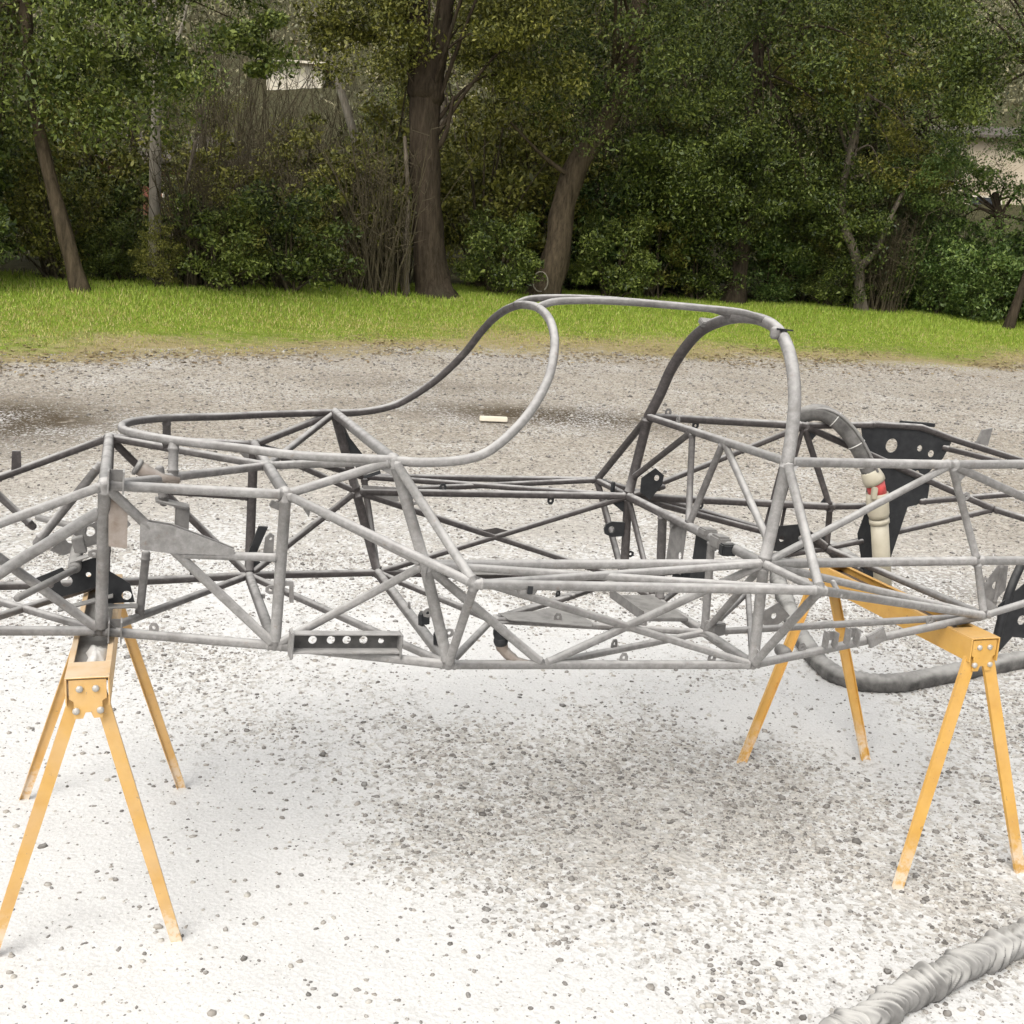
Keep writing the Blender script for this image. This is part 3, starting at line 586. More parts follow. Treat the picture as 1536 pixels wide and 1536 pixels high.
def T(*ks, r=.0115, name='frame_tube', mat=FRAME):
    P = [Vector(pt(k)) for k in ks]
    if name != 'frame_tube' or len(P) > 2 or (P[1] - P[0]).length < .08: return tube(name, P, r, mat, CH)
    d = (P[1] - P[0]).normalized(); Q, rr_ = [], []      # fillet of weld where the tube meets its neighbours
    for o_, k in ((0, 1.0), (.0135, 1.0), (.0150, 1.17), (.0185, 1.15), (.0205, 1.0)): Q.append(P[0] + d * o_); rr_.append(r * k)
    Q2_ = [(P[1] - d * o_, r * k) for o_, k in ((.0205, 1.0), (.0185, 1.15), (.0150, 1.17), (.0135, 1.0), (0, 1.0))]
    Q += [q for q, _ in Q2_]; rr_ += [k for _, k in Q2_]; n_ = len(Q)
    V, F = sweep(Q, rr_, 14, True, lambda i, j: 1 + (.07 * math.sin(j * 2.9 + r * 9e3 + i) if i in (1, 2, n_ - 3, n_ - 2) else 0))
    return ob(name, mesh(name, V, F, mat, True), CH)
def TT(a, b, r=.0115):
    for s in 'NF': T(s + a, s + b, r=r)
def XX(a, r=.0115): T('N' + a, 'F' + a, r=r)
for a, b, r in (('0b', '1b', .0125), ('1b', '2b', .0125), ('2b', '3b', .0125), ('3b', '4b', .0125), ('4b', '7b', .0125), ('0t', '1t', .0115), ('1t', '2t', .0125), ('2t', '3t', .0115), ('2t', '3m', .010), ('2t', 'ps', .0115),
                ('1t', '1b', .0150), ('2t', '2b', .0145), ('3t', '3m', .0150), ('3m', '3b', .0150), ('4t', '4m', .0170), ('4m', '4b', .0155), ('3m', '2b', .0110), ('3t', 'ps', .0120), ('ps', '3b', .0115),
                ('3m', '4m', .0130), ('ps', '5s', .0125), ('3m', '5s', .0105), ('ps', '4m', .0105), ('3m', '4b', .0110), ('4t', '5s', .0130), ('4m', '5s', .0115), ('5s', '4b', .0120),
                ('4t', '6t', .0140), ('4m', '6t', .0110), ('4m', '6m', .0140), ('4m', '7b', .0115), ('5s', '7b', .0125), ('6t', '6m', .0115), ('6t', '8m', .0130), ('6m', '7b', .0115), ('7b', '8m', .0115)): TT(a, b, r)
T('N6t', 'N8t', r=.0140); T('N6m', 'N8m', r=.0140); T('F6t', (1.83, .405, .628), r=.0125)
for a, r in (('1t', .0150), ('1b', .0125), ('2t', .0155), ('2b', .0150), ('3t', .0155), ('3b', .0155), ('4t', .0130), ('4m', .0150), ('4b', .0150)): XX(a, r)
for a, b, r in (('N1t', 'M2', .0115), ('F1t', 'M2', .0115), ('M2', 'N3t', .0115), ('M2', 'F3t', .0105), ('N1t', 'N2b', .0120), ('F1t', 'F2b', .0115), ('N2m', 'G', .0110), ('N1b', 'F2b', .0110), ('F2b', 'N3b', .0110),
                ('F3b', 'C3', .0105), ('N3b', 'C3', .0105), ('C3', 'C4', .0110), ('C3', 'F4b', .0110), ('B', 'C4', .0105), ('N3m', 'B', .0120), ('B', 'N4m', .0115), ('F3b', 'F4m', .0105), ('C4', 'N7b', .0110), ('C4', 'N4m', .0105), ('C4', 'D3', .0125),
                ('F4m', 'D2b', .0100), ('D1', 'D1b', .0150), ('WA', 'WAf', .0110), ('WA', 'WM', .0105), ('WM', 'WB', .0110), ('WB', 'WBn', .0110), ('Pn', 'Pnb', .0125), ('Pf', 'Pfb', .0115), ('Qt', 'Q', .0110),
                ('F4m', (1.00, .42, .35), .010), ('F6t', (1.50, .45, .20), .008)): T(a, b, r=r)
# tubes of the nose in front of the first bulkhead
T((-.881, -.335, .347), (-1.049, -.30, .22), (-1.184, -.29, .114), r=.0140); T((-.884, 0, .405), (-1.036, 0, .185), r=.0115); T((-1.255, .25, .355), (-1.062, .25, .171), r=.0110)
T('N1b', (-1.186, -.30, .287), r=.0120); T('N1b', (-1.242, .18, 0), r=.0105); T('F1b', (-1.199, -.169, 0), r=.0105)
T((1.50, .45, .56), (1.455, .45, .19), r=.0075); T((1.53, .45, .30), (1.525, .45, .18), r=.006); T('F5s', (1.50, .47, .19), r=.0115); T((1.35, .44, .315), (1.52, .44, .14), r=.0095)
T((1.60, .41, .21), (1.727, .43, .145), r=.016); T((1.73, .42, .14), (1.88, .41, .06), r=.012)
T('C3', (.60, .20, 0), r=.0095); T((.60, .20, 0), 'F4b', r=.0095); T((.266, -.46, 0), (.244, -.061, 0), r=.0095); T((.912, .15, 0), (1.20, .42, .04), r=.0105); T('C4', (1.20, .10, .05), r=.012); T('N4b', (1.21, .10, .05), r=.010)
T((-.935, .30, .16), (-1.06, .42, .16), r=.010, name='tie_rod', mat=GREYST); T((-.935, -.17, .16), (-1.05, -.40, .15), r=.009, name='tie_rod', mat=GREYST); T((-.86, .10, .014), (-.86, .10, .16), r=.011)
T((-.70, .36, .27), (-.44, .37, .26), r=.011)
# bent hoops
def mir(P): return [(x, -w, z) for x, z, w in P] + [(x, w, z) for x, z, w in reversed(P[:-1])]
SCREEN = [(-.188, .532, .443), (-.111, .536, .468), (-.018, .553, .492), (.052, .585, .490), (.14, .662, .455), (.206, .751, .405), (.239, .827, .348), (.256, .877, .285), (.268, .915, .195), (.274, .936, .09), (.275, .940, 0)]
NOSE = [(-.188, .534, .443), (-.403, .522, .382), (-.54, .518, .298), (-.715, .515, .202), (-.80, .513, .112), (-.828, .511, .05), (-.833, .510, 0)]
ROLL = [(.925, .591, .459), (.944, .674, .43), (.957, .765, .397), (.972, .854, .334), (.985, .915, .26), (1.0, .951, .17), (1.008, .968, .08), (1.008, .972, 0)]
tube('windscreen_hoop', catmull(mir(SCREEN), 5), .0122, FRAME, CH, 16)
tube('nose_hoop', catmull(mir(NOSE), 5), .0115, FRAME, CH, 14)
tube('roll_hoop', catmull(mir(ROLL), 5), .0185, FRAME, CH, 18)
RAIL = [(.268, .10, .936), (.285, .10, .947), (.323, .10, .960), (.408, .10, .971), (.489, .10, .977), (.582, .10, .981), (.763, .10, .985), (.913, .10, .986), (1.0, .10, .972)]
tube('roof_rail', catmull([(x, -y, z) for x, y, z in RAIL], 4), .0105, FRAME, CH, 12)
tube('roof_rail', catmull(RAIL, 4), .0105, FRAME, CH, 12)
# plates (x, z outlines at a given y)
def PL(name, y, out, holes=(), mat=DARK, th=.003): return plate(name, out, holes, (0, y, 0), (1, 0, 0), (0, 0, 1), th, mat, CH)
PL('steering_bracket', -.12, [(-1.037, .118), (-.966, .152), (-.958, .143), (-.941, .138), (-.926, .149), (-.92, .168), (-.883, .183), (-.848, .144), (-.797, .112), (-.783, .061), (-.853, .056), (-.883, .101), (-.937, .082), (-.972, .071)], [(-.994, .105, .0097), (-.954, .115, .0146), (-.901, .134, .0066), (-.804, .079, .0126)])
box('bracket_flange', (-.9, -.135, .190), (.10, .035, .003), GREYST, CH, Matrix.Rotation(-.38, 3, 'Y'))
box('bracket_flange', (-.905, -.135, .062), (.14, .035, .003), GREYST, CH, Matrix.Rotation(-.30, 3, 'Y'))
box('bracket_flange', (-.818, -.135, .053), (.085, .035, .003), GREYST, CH, Matrix.Rotation(-.05, 3, 'Y'))
PL('steering_bracket', .05, [(-1.005, .153), (-.968, .202), (-.888, .237), (-.883, .177), (-.971, .14)], [(-.952, .188, .0136), (-.905, .21, .0138)], GREYST)
box('rack_clamp', (-.928, -.05, .196), (.03, .03, .045), GREYST, CH, Matrix.Rotation(-.3, 3, 'Y'), .002)
tube('steering_rack', [(-.935, -.145, .160), (-.935, .33, .160)], .017, GREYST, CH)
PL('bulkhead_gusset', -.352, [(-.858, .402), (-.813, .388), (-.81, .265), (-.853, .27)], (), RUST, .004)
PL('tapered_gusset', -.372, [(-.783, .34), (-.781, .269), (-.705, .261), (-.558, .26), (-.556, .274), (-.63, .302), (-.71, .33)], (), FRAME, .004)
PL('tapered_gusset', -.345, [(-.783, .34), (-.781, .269), (-.705, .261), (-.558, .26), (-.556, .274), (-.63, .302), (-.71, .33)], (), FRAME, .004)
PL('fin_gusset', -.40, [(-.425, .426), (-.38, .391), (-.383, .37)], (), FRAME); PL('fin_gusset', -.49, [(-.111, .285), (-.091, .28), (-.095, .235)], (), FRAME)
PL('hook_bracket', -.36, [(-.430, .192), (-.404, .192), (-.4, .137), (-.41, .137), (-.413, .182), (-.430, .181)], (), FRAME, .012)
PL('tube_tab', .36, [(-1.132, .299), (-1.131, .37), (-1.108, .371), (-1.105, .312)], (), FRAME, .012)
PL('pedal_lever', -.20, [(-.504, .223), (-.481, .298), (-.457, .297), (-.482, .227)], (), DARK, .012); PL('pedal_lug', -.22, [(-.467, .232), (-.464, .274), (-.453, .285), (-.442, .279), (-.441, .233)], [(-.45, .269, .0043)], GREYST, .010)
T((-.50, -.22, .225), (-.43, -.22, .228), r=.006, name='pedal_shaft', mat=GREYST)
PL('corner_gusset', .455, [(-.185, .515), (-.08, .397), (-.091, .392), (-.146, .392)], ()); PL('corner_gusset', .465, [(-.075, .297), (.041, .294), (.054, .247), (-.061, .262)], (), GREYST)
PL('engine_mount_bracket', .40, [(.949, .419), (.986, .395), (.983, .361), (.944, .304), (.902, .331), (.9, .381)], [(.959, .384, .0104)])
PL('ring_lug', .46, [(.808, .18), (.815, .198), (.833, .208), (.885, .207), (.885, .156), (.84, .152), (.815, .161)], [(.836, .179, .0129)], DARK, .010)
PL('rear_plate', .405, [(1.772, .617), (1.837, .629), (2.04, .629), (2.194, .592), (2.165, .519), (2.094, .443), (2.125, .418), (2.127, .36), (2.08, .331), (2.042, .322), (2.005, .122), (1.964, -.027), (1.886, .025), (1.867, .123), (1.835, .209), (1.855, .296), (1.833, .455)], [(1.921, .555, .027), (2.05, .552, .0122), (2.106, .534, .0139), (2.058, .454, .0123)])
T((1.83, .405, .63), (2.04, .405, .632), (2.194, .405, .596), (2.7, .405, .50), r=.0125)
T((2.16, .405, .56), (2.55, .405, .505), r=.0110); T('F6m', (1.86, .405, .318), r=.0125); T((2.1, .405, .345), (2.75, .405, .42), r=.012); T('F7b', (1.86, .405, .18), r=.0105); T('F7b', (1.80, .43, .08), r=.0105)
PL('rear_tab', .41, [(2.313, .585), (2.329, .639), (2.375, .65), (2.367, .58)], (), GREYST, .01); box('rear_hinge', (2.04, .43, .642), (.145, .03, .014), DARK, CH, None, .002)
PL('suspension_plate', -.25, [(1.867, .186), (1.915, .26), (1.956, .261), (1.965, .177), (1.903, .114)], [(1.92, .192, .0137)], GREYST); PL('suspension_plate', -.10, [(2.089, .08), (2.206, .179), (2.305, -.047), (2.177, -.035), (2.118, -.109)], [(2.204, .027, .0177)])
T((1.93, -.25, .27), (1.93, -.25, .12), r=.008, mat=GREYST); T('N7b', 'F7b', r=.0125); T((2.06, -.40, .325), (1.98, -.40, .64), r=.0115); T('N8m', 'F8m', r=.013)
tube('loose_brake_hose', catmull([(2.20, -.06, .24), (2.14, -.09, .14), (2.115, -.10, .02), (2.10, -.11, -.11)], 5), .015, DARK, CH, 12, False)
plate('floor_plate', [(.274, -.027), (.398, -.003), (.522, .073), (.551, -.108), (.532, -.155), (.287, -.094)], (), (0, 0, .010), (1, 0, 0), (0, 1, 0), .003, GREYST, CH)
plate('floor_plate', [(.18, .40), (.46, .41), (.46, .47), (.20, .47)], [(.25, .44, .01)], (0, 0, .016), (1, 0, 0), (0, 1, 0), .003, GREYST, CH)
plate('seat_back_panel', [(.14, .30), (.03, .30), (.03, .13), (.14, .13)], [(.05, .19, .012)], (.905, 0, 0), (0, 1, 0), (0, 0, 1), .003, GREYST, CH)
plate('seat_back_panel', [(-.02, .29), (-.12, .29), (-.12, .10), (-.02, .10)], (), (.915, 0, 0), (0, 1, 0), (0, 0, 1), .003, DARK, CH)
# perforated channel on the lower rail
cp = [(-.351, .05, .0108), (-.304, .05, .0108), (-.263, .05, .0108), (-.219, .05, .0108), (-.172, .048, .008)]; CHAN = mat_plain('channel_steel', (.06, .058, .055), (.13, .125, .12), 30, .7, .2, .001, .3)
PL('perforated_channel', -.402, [(-.405, .072), (-.128, .070), (-.128, .016), (-.405, .020)], cp, CHAN)
box('channel_flange', (-.266, -.418, .073), (.277, .032, .003), FRAME, CH); box('channel_flange', (-.266, -.420, .026), (.277, .038, .004), FRAME, CH)
box('channel_end', (-.408, -.422, .046), (.008, .046, .070), FRAME, CH, None, .002); box('channel_end', (-.126, -.422, .044), (.005, .046, .066), FRAME, CH, None, .002)
# clevises, lugs and small brackets
def clevis(c, w, d, h, mat=FRAME):
    for s in (-1, 1): box('clevis_plate', (c[0] + s * w / 2, c[1], c[2]), (.004, d, h), mat, CH, None, .001)
    box('clevis_web', (c[0], c[1] + d * .25, c[2] + h * .2), (w - .004, .004, h * .55), GREYST, CH)
clevis((-.842, -.385, .437), .034, .05, .055); clevis((-.830, -.245, .022), .030, .05, .055)
clevis((1.155, -.47, .075), .032, .03, .05); clevis((1.228, -.47, .085), .032, .03, .05); box('rail_bracket', (1.31, -.475, .085), (.06, .012, .045), FRAME, CH, Matrix.Rotation(-.5, 3, 'Y'), .002)
for x in (.098, .116): T((x, -.693 + .004, .278), (x + .003, -.693 + .004, .278), r=.019, name='rail_collar')
box('rail_collar_bolt', (.1085, -.712, .279), (.012, .006, .020), DARK, CH)
box('hoop_tab', (.985, .235, .94), (.05, .035, .020), GREYST, CH, Matrix.Rotation(.5, 3, 'X'), .003); T((.962, -.235, .944), (.962, -.235, .930), r=.015, name='hoop_boss'); box('hoop_tab', (.985, -.235, .949), (.055, .03, .005), DARK, CH)
box('crossbar_saddle', (.893, -.13, .312), (.045, .05, .022), GREYST, CH, None, .004); box('crossbar_saddle', (.880, -.235, .305), (.045, .06, .04), GREYST, CH, None, .006); box('crossbar_hook', (.872, -.300, .297), (.05, .028, .035), DARK, CH, None, .004)
T((1.041, -.425, .018), (1.041, -.395, .018), r=.019, name='rail_boss', mat=GREYST); T((.95, -.72, .317), (.970, -.735, .284), r=.007, name='stub_rod'); T((.868, .56, .33), (.868, .56, .30), r=.008, name='stub_rod', mat=DARK)
tube('pipe_elbow', catmull([(.142, -.44, .084), (.145, -.44, .060), (.155, -.44, .036), (.182, -.45, .014), (.224, -.46, .003)], 4), [.017] * 8 + [.014] * 5 + [.009] * 4, RUST, CH)
T((.1415, -.44, .088), (.1422, -.44, .078), r=.0205, name='pipe_band', mat=DARK); T((.1445, -.44, .063), (.1452, -.44, .058), r=.0200, name='pipe_band', mat=DARK)
tube('conical_fitting', [(-.795, -.25, .451), (-.770, -.25, .437), (-.735, -.25, .425), (-.69, -.25, .42)], [.019, .018, .012, .008], RUST, CH, 14, False); tube('fitting_ring', [(-.797, -.25, .452), (-.789, -.25, .4475)], .0215, GREYST, CH, 14, False)
box('column_bracket', (-.70, -.10, .330), (.085, .06, .005), GREYST, CH, Matrix.Rotation(.2, 3, 'Y')); box('column_bracket', (-.672, -.10, .288), (.035, .05, .075), GREYST, CH, None, .002); T((-.72, -.10, .33), (-.735, -.10, .42), r=.012)
box('battery_tray', (.80, .02, .02), (.16, .26, .012), GREYST, CH, None, .002); box('tray_lip', (.72, .02, .034), (.004, .26, .028), GREYST, CH); box('relay_box', (.955, .10, .12), (.05, .07, .06), DARK, CH, None, .004)
PL('engine_mount_bracket', .425, [(1.44, .215), (1.60, .235), (1.68, .17), (1.58, .12), (1.46, .13)], [(1.52, .175, .012), (1.60, .18, .010)]); PL('engine_mount_bracket', -.12, [(1.10, .03), (1.19, .085), (1.24, .04), (1.18, -.005)], [(1.18, .04, .010)], GREYST)
PL('shear_plate', -.02, [(-.90, .26), (-.84, .30), (-.80, .25), (-.84, .20)], [(-.85, .25, .012)], GREYST)
box('tube_clip', (-.37, .30, .11 + .14), (.045, .02, .02), GREYST, CH, Matrix.Rotation(.4, 3, 'Y'), .002)
for y, x in ((-.165, -.14), (-.34, -.085)): plate('crossbar_lug', [(-.012, -.012), (.012, -.012), (.013, .016), (.007, .026), (-.007, .026), (-.013, .016)], [(0, .014, .0045)], (.004, y, .030), (1, .35, 0), (0, .3, 1), .02, DARK, CH)
box('crossbar_lug', (-.425, .10, .018), (.022, .012, .012), GREYST, CH)
box('diagonal_lug', (.93, -.19, .02), (.05, .05, .04), GREYST, CH, Matrix.Rotation(.4, 3, 'Z'), .003)
for s, A_, B_ in ((1, 'F3m', 'F4b'),):    # webs where the far side braces cross
    for dx in (-.04, .04): PL('cross_web', .462, [(.405 + dx * 1.5, .158), (.405, .170), (.405, .146)], (), FRAME)
def on(a, b, t):
    A_, B_ = Vector(pt(a)), Vector(pt(b)); return A_ + (B_ - A_) * t, (B_ - A_).normalized()
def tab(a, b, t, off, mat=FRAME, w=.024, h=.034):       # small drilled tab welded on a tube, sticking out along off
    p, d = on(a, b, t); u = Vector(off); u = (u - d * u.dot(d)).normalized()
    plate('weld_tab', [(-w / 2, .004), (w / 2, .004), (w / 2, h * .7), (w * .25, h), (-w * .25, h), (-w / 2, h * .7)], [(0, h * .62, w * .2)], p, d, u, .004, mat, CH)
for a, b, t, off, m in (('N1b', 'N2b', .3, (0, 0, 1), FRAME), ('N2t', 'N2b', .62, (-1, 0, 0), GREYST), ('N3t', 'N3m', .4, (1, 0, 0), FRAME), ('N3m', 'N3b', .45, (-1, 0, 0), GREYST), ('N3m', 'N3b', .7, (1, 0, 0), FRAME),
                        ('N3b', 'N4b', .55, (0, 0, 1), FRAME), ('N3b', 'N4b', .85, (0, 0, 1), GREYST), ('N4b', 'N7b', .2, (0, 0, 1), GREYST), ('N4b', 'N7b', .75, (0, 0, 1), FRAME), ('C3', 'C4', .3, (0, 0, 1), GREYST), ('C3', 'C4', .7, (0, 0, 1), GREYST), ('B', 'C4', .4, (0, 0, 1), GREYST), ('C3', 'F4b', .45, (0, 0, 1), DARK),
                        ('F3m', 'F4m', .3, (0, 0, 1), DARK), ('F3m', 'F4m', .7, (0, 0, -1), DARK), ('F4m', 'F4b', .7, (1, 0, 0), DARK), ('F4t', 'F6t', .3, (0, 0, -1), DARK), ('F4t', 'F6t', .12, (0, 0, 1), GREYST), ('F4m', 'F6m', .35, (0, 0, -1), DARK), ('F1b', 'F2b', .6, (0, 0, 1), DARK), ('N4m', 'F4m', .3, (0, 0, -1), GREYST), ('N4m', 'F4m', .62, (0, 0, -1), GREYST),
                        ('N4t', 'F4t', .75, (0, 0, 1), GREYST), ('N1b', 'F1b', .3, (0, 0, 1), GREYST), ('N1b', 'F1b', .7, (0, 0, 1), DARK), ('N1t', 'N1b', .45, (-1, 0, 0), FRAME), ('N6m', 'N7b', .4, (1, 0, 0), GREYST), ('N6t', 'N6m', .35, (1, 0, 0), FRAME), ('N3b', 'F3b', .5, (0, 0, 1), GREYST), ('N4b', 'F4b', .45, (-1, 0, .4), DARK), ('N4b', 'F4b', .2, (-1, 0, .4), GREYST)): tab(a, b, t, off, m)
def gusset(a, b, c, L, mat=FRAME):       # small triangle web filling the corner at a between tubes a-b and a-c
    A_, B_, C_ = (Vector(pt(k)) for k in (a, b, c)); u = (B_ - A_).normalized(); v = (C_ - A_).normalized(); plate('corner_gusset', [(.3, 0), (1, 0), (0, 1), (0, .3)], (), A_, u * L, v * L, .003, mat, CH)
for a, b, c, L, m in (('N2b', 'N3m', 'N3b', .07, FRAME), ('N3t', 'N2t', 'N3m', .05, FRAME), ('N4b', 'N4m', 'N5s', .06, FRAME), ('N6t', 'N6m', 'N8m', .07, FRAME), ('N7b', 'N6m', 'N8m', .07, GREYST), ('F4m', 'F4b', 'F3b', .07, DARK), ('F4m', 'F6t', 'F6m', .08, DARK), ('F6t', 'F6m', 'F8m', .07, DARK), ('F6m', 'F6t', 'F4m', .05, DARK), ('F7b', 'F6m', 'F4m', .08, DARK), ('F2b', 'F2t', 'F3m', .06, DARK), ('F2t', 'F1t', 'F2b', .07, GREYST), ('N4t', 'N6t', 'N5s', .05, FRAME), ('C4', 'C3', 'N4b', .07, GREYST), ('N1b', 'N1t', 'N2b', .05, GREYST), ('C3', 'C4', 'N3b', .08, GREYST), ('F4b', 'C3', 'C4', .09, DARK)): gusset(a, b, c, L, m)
PL('slot_cover', -.455, [(-.225, .508), (-.265, .492), (-.262, .485), (-.222, .500)], (), DARK, .004)

# ------------------------------------------------------------------ sawhorses
def horse(name, label, near, far, feet, mat, floor, wtop=.10, lw=.043):
    """near, far: centres of the beam top ends; feet: near left, near right, far left, far right (on the ground)"""
    nv, fv = Vector(near), Vector(far); c = (nv + fv) / 2; base = Vector((c.x, c.y, 0)); t = empty(name, base); tag(t, label, 'sawhorse', 'yellow folding sawhorses under the chassis')
    ax = (fv - nv).normalized(); side = Vector((0, 0, 1)).cross(ax).normalized() * -1; up = side.cross(ax).normalized(); L = (fv - nv).length
    if up.z < 0: up = -up
    M3 = Matrix((side, ax, up)).transposed(); w = wtop; th = .004; dp = .075
    loc = lambda v: Vector(v) - base
    import bmesh
    lip, cap = .014, .105
    def slab(y0, y1, x0, x1, z0, z1):
        V = [loc(nv) + side * x + ax * y + up * z for z in (z0, z1) for y in (y0, y1) for x in (x0, x1)]
        return V, [(0, 2, 3, 1), (4, 5, 7, 6), (0, 1, 5, 4), (2, 6, 7, 3), (0, 4, 6, 2), (1, 3, 7, 5)]
    # folded beam: two sides, in-turned lips, closed top at both ends, long slot between
    parts = [slab(0, L, -w / 2, -w / 2 + th, -dp, -th), slab(0, L, w / 2 - th, w / 2, -dp, -th), slab(cap, L - cap, -w / 2, -w / 2 + lip, -th, 0), slab(cap, L - cap, w / 2 - lip, w / 2, -th, 0), slab(0, cap, -w / 2, w / 2, -th, 0), slab(L - cap, L, -w / 2, w / 2, -th, 0)]
    me = mesh('beam', *join(parts), mat); bm = bmesh.new(); bm.from_mesh(me); bmesh.ops.bevel(bm, geom=bm.edges[:], offset=.0012, segments=1, affect='EDGES'); bm.to_mesh(me); bm.free(); ob('beam', me, t)
    ob('beam_floor', mesh('beam_floor', *slab(cap - .05, L - cap + .05, -w / 2 + th, w / 2 - th, -.032, -.028), floor), t)
    for end, sgn, fl, fr in ((nv, -1, feet[0], feet[1]), (fv, 1, feet[2], feet[3])):
        e = loc(end) + ax * (sgn * -.006); out = ax * sgn
        pl = plate('end_bracket', [(-w / 2 + .008, -.008), (w / 2 - .008, -.008), (w / 2 - .008, -.055), (w / 2 - .018, -.062), (w / 2 - .018, -.105), (.012, -.105), (.006, -.09), (-.006, -.09), (-.012, -.105), (-w / 2 + .018, -.105), (-w / 2 + .018, -.062), (-w / 2 + .008, -.055)], (), e, side, up, .004, mat, t)
        for a, b_ in ((-.018, -.030), (.018, -.030), (-.027, -.085), (.027, -.085)):
            p = e + side * a + up * b_; V, F = sweep([p - out * .001, p + out * .006, p + out * .009], [.0085, .0085, .004], 10, False); ob('bolt', mesh('bolt', V, F, BOLT, True), t)
        for s, ft in ((-1, fl), (1, fr)):
            f_ = loc(ft); top = e + side * (s * .026) - up * .050 - out * .012
            d = (f_ - top); ln = d.length; d.normalize(); sd_ = (side * s - d * (side * s).dot(d)).normalized(); o2 = d.cross(sd_).normalized()
            if o2.dot(out) < 0: o2 = -o2
            ld, lt = .013, .003; cs = [(-lw / 2, 0), (lw / 2, 0), (lw / 2, -ld), (lw / 2 - lt, -ld), (lw / 2 - lt, -lt), (-lw / 2 + lt, -lt), (-lw / 2 + lt, -ld), (-lw / 2, -ld)]
            V, F = [], []; m = len(cs)
            for q, sc in ((0, .92), (ln * .5, .92), (ln + .012, .80)): V += [top + d * q + sd_ * (a * sc) + o2 * (b2 * sc) for a, b2 in cs]
            for lv in range(2):
                for i in range(m): F.append((lv * m + i, lv * m + (i + 1) % m, (lv + 1) * m + (i + 1) % m, (lv + 1) * m + i))
            for o_ in (0, 2 * m):
                for q in ((0, 1, 4, 5), (1, 2, 3, 4), (0, 5, 6, 7)): F.append(tuple(o_ + i for i in q))
            me = mesh('leg', V, F, mat); bm = bmesh.new(); bm.from_mesh(me); bmesh.ops.recalc_face_normals(bm, faces=bm.faces); bm.to_mesh(me); bm.free(); ob('leg', me, t)
    return t, loc, side, ax, up, nv
HA, loc, side, ax, up, nv = horse('sawhorse', 'pale dusty yellow sawhorse under the front end of the chassis', (-.972, 2.492, .768), (-1.225, 3.31, .752), ((-1.233, 2.478, 0), (-.80, 2.59, 0), (-1.496, 3.29, 0), (-1.033, 3.415, 0)), YEL_A, GREYST, .10, .034)
HB, *_ = horse('sawhorse', 'bright yellow sawhorse under the rear end of the chassis', (1.437, 3.236, .744), (1.165, 4.11, .716), ((1.218, 3.051, 0), (1.641, 3.181, 0), (.895, 3.856, 0), (1.373, 3.941, 0)), YEL_B, SLOTSHADE)  # beam floor coloured dark to stand in for the shade in the slot
# heap of blasting powder left on the dusty sawhorse
pc = np.array(nv + ax * .215 + side * .008 - up * .0275); V = []; F = []
for i in range(7):
    for j in range(18):
        a = 2 * math.pi * j / 18; r_ = i / 6; wv = 1 + .25 * math.sin(3 * a + 1) + .15 * math.sin(7 * a)
        p = pc + np.array(side) * (math.cos(a) * .026 * r_ * wv) + np.array(ax) * (math.sin(a) * .075 * r_ * wv) + np.array(up) * (.020 * (1 - r_ ** 2) + .0015 * math.sin(9 * a + i)); V.append(p)
for i in range(6):
    for j in range(18): F.append((i * 18 + j, i * 18 + (j + 1) % 18, (i + 1) * 18 + (j + 1) % 18, (i + 1) * 18 + j))
POWDER = mat_plain('white_powder', (.58, .56, .53), (.76, .75, .72), 40, .95, .4, .002)
tag(ob('powder_heap', mesh('powder_heap', V, F, POWDER, True)), 'small heap of white powder on the dusty sawhorse beam', 'powder')

# ------------------------------------------------------------------ hoses and loose things
MW = CH.matrix_world
def cw(p): return MW @ Vector(p)
hp = [(4.2, 5.9, .035), (3.2, 5.45, .035), (2.43, 5.047, .035), (1.978, 4.794, .035), (1.662, 4.638, .035), (1.454, 4.727, .035), (1.408, 5.121, .035), (1.456, 5.674, .035), (1.517, 6.193, .035), (1.686, 6.724, .035), (1.888, 6.952, .035), (2.02, 6.86, .035), (2.06, 6.5, .035)]
HPth = catmull([(x, y, tz(x, y) + .034) for x, y, z in hp], 30)
V, F = sweep(HPth, [.042 * (1 + .02 * math.sin(i * 1.7) + .03 * math.sin(i * .3)) for i in range(len(HPth))], 18, True, lambda i, j: 1 + .05 * math.sin(i * 1.55 + j * .35) + .04 * math.sin(i * .37 + j * 1.3) + .06 * (float(vnoise(i * .55, j * .4, 1, 91)) - .5))
tag(ob('rubber_hose', mesh('rubber_hose', V, F, RUBBER, True)), 'thick black dusty hose lying on the ground behind the bright yellow sawhorse', 'hose')
# crumpled fabric sleeve in the foreground
HP2 = [(.30, 1.99), (.55, 2.15), (.79, 2.316), (.917, 2.404), (1.117, 2.551), (1.295, 2.675), (1.485, 2.807), (1.80, 3.03), (2.2, 3.32)]
hp2 = HP2
Q2 = catmull([(x, y, tz(x, y) + .034) for x, y in hp2], 90); nQ = len(Q2); seg2 = 60
Qa = np.array([tuple(q) for q in Q2]); sarc = np.concatenate([[0], np.cumsum(np.linalg.norm(np.diff(Qa, axis=0), axis=1))])
Sg, Ag = np.meshgrid(sarc, (2 * math.pi * np.arange(seg2) / seg2 + math.pi) % (2 * math.pi), indexing='ij')      # seam underneath
w1 = vnoise(Sg * 9, Ag * .5, 1, 71); w2 = vnoise(Sg * 24, Ag * .8, 1, 73)
U = Sg * 26 + 1.3 * w1 + .55 * np.sin(Ag + .8) + .30 * np.sin(2 * Ag + 4 * w1) + .35 * vnoise(Sg * 18, Ag * .9, 1, 79)      # gathered folds lean over one another
K_ = np.floor(U); t_ = U - K_; amp_ = .25 + .95 * vnoise(K_ * 7.31, Ag * .65 + K_ * 3.7, 1, 75); t2 = (U * 2.37 + .3) % 1
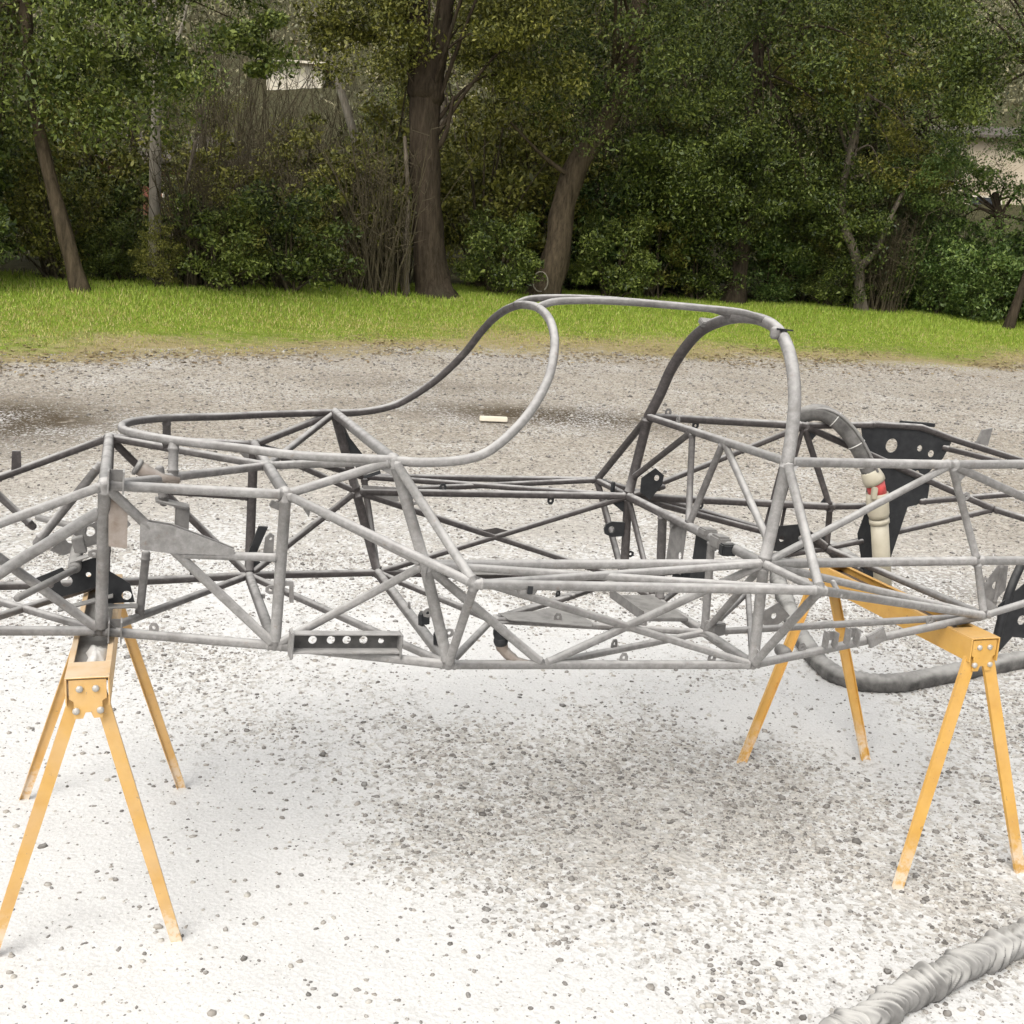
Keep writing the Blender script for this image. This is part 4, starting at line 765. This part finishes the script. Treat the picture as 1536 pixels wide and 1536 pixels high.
SL_ = .70 + .78 * amp_ * t_ ** 1.1 * (1 - sst(.86, 1., t_)) + .12 * t2 ** .7 * (1 - sst(.75, 1., t2)) + .08 * (w2 - .5)
V, F = sweep(Q2, .036, seg2, True, lambda i, j: float(SL_[min(i, nQ - 1), j]))
tag(ob('sleeved_hose', mesh('sleeved_hose', V, F, SLEEVE, True)), 'wrinkled grey sleeved hose across the bottom right corner', 'hose')
# blast nozzle hung on the rear of the chassis
BZ = empty('blast_nozzle', cw((1.917, .30, .0))); tag(BZ, 'beige blast nozzle with red ring and black hose hung inside the chassis rear', 'blast nozzle')
inv = BZ.location
def bl(p): return tuple(cw(p) - inv)
hpth = catmull([bl(p) for p in [(1.535, .47, .600), (1.548, .445, .640), (1.585, .41, .658), (1.635, .375, .640), (1.69, .345, .590), (1.735, .32, .525), (1.778, .305, .455)]], 6)
tube('supply_hose', hpth, .031, RUBBER, BZ, 16)
tube('control_line', [vadd(p, (.012, -.03, .018)) for p in hpth[4:]], .005, GREYST, BZ, 8)
for k in (18, 27, 33):
    d_ = Vector(hpth[k + 1]) - Vector(hpth[k]); tube('cable_tie', [Vector(hpth[k]) - d_ * .13, Vector(hpth[k]) + d_ * .13], .0325, WHITEP, BZ, 16, False)
tube('coupling', [bl(p) for p in [(1.768, .308, .470), (1.772, .307, .464), (1.788, .302, .440), (1.797, .30, .428)]], [.030, .036, .041, .040], PVC, BZ, 12, False)
tube('red_ring', [bl(p) for p in [(1.796, .30, .430), (1.816, .30, .384)]], .034, RED, BZ, 14, False)
tube('nozzle_body', [bl(p) for p in [(1.813, .30, .388), (1.824, .30, .345), (1.834, .30, .312), (1.838, .30, .30)]], [.041, .041, .040, .036], PVC, BZ, 14, False); box('body_lug', bl((1.778, .27, .392)), (.02, .02, .045), PVC, BZ, None, .003)
tube('nozzle_band', [bl(p) for p in [(1.841, .30, .292), (1.846, .30, .276)]], .0375, PVC, BZ, 14, False)
tube('nozzle_pipe', [bl(p) for p in [(1.842, .30, .29), (1.917, .30, .004)]], .033, PVC, BZ, 14, False)
# white offcut on the gravel and a wire hoop by the curved trunk
box('board_offcut', (-.235, 11.03, tz(-.235, 11.03) + .035), (.27, .07, .045), WALLW, None, Matrix.Rotation(.10, 3, 'Z'), .006)
tag(bpy.data.objects['board_offcut'], 'short white board lying on the gravel beyond the chassis', 'board')
yb = 24.2; zc = tz(.30, yb) + .33
hoop = [(.30 + .155 * math.cos(a), yb + .04 * math.sin(a), zc + .20 * math.sin(a)) for a in np.linspace(-.9, 4.9, 28)]
tag(tube('wire_hoop', hoop, .014, BARK_P, None, 8), 'thin pale bent hoop standing at the foot of the curved trunk', 'hoop')
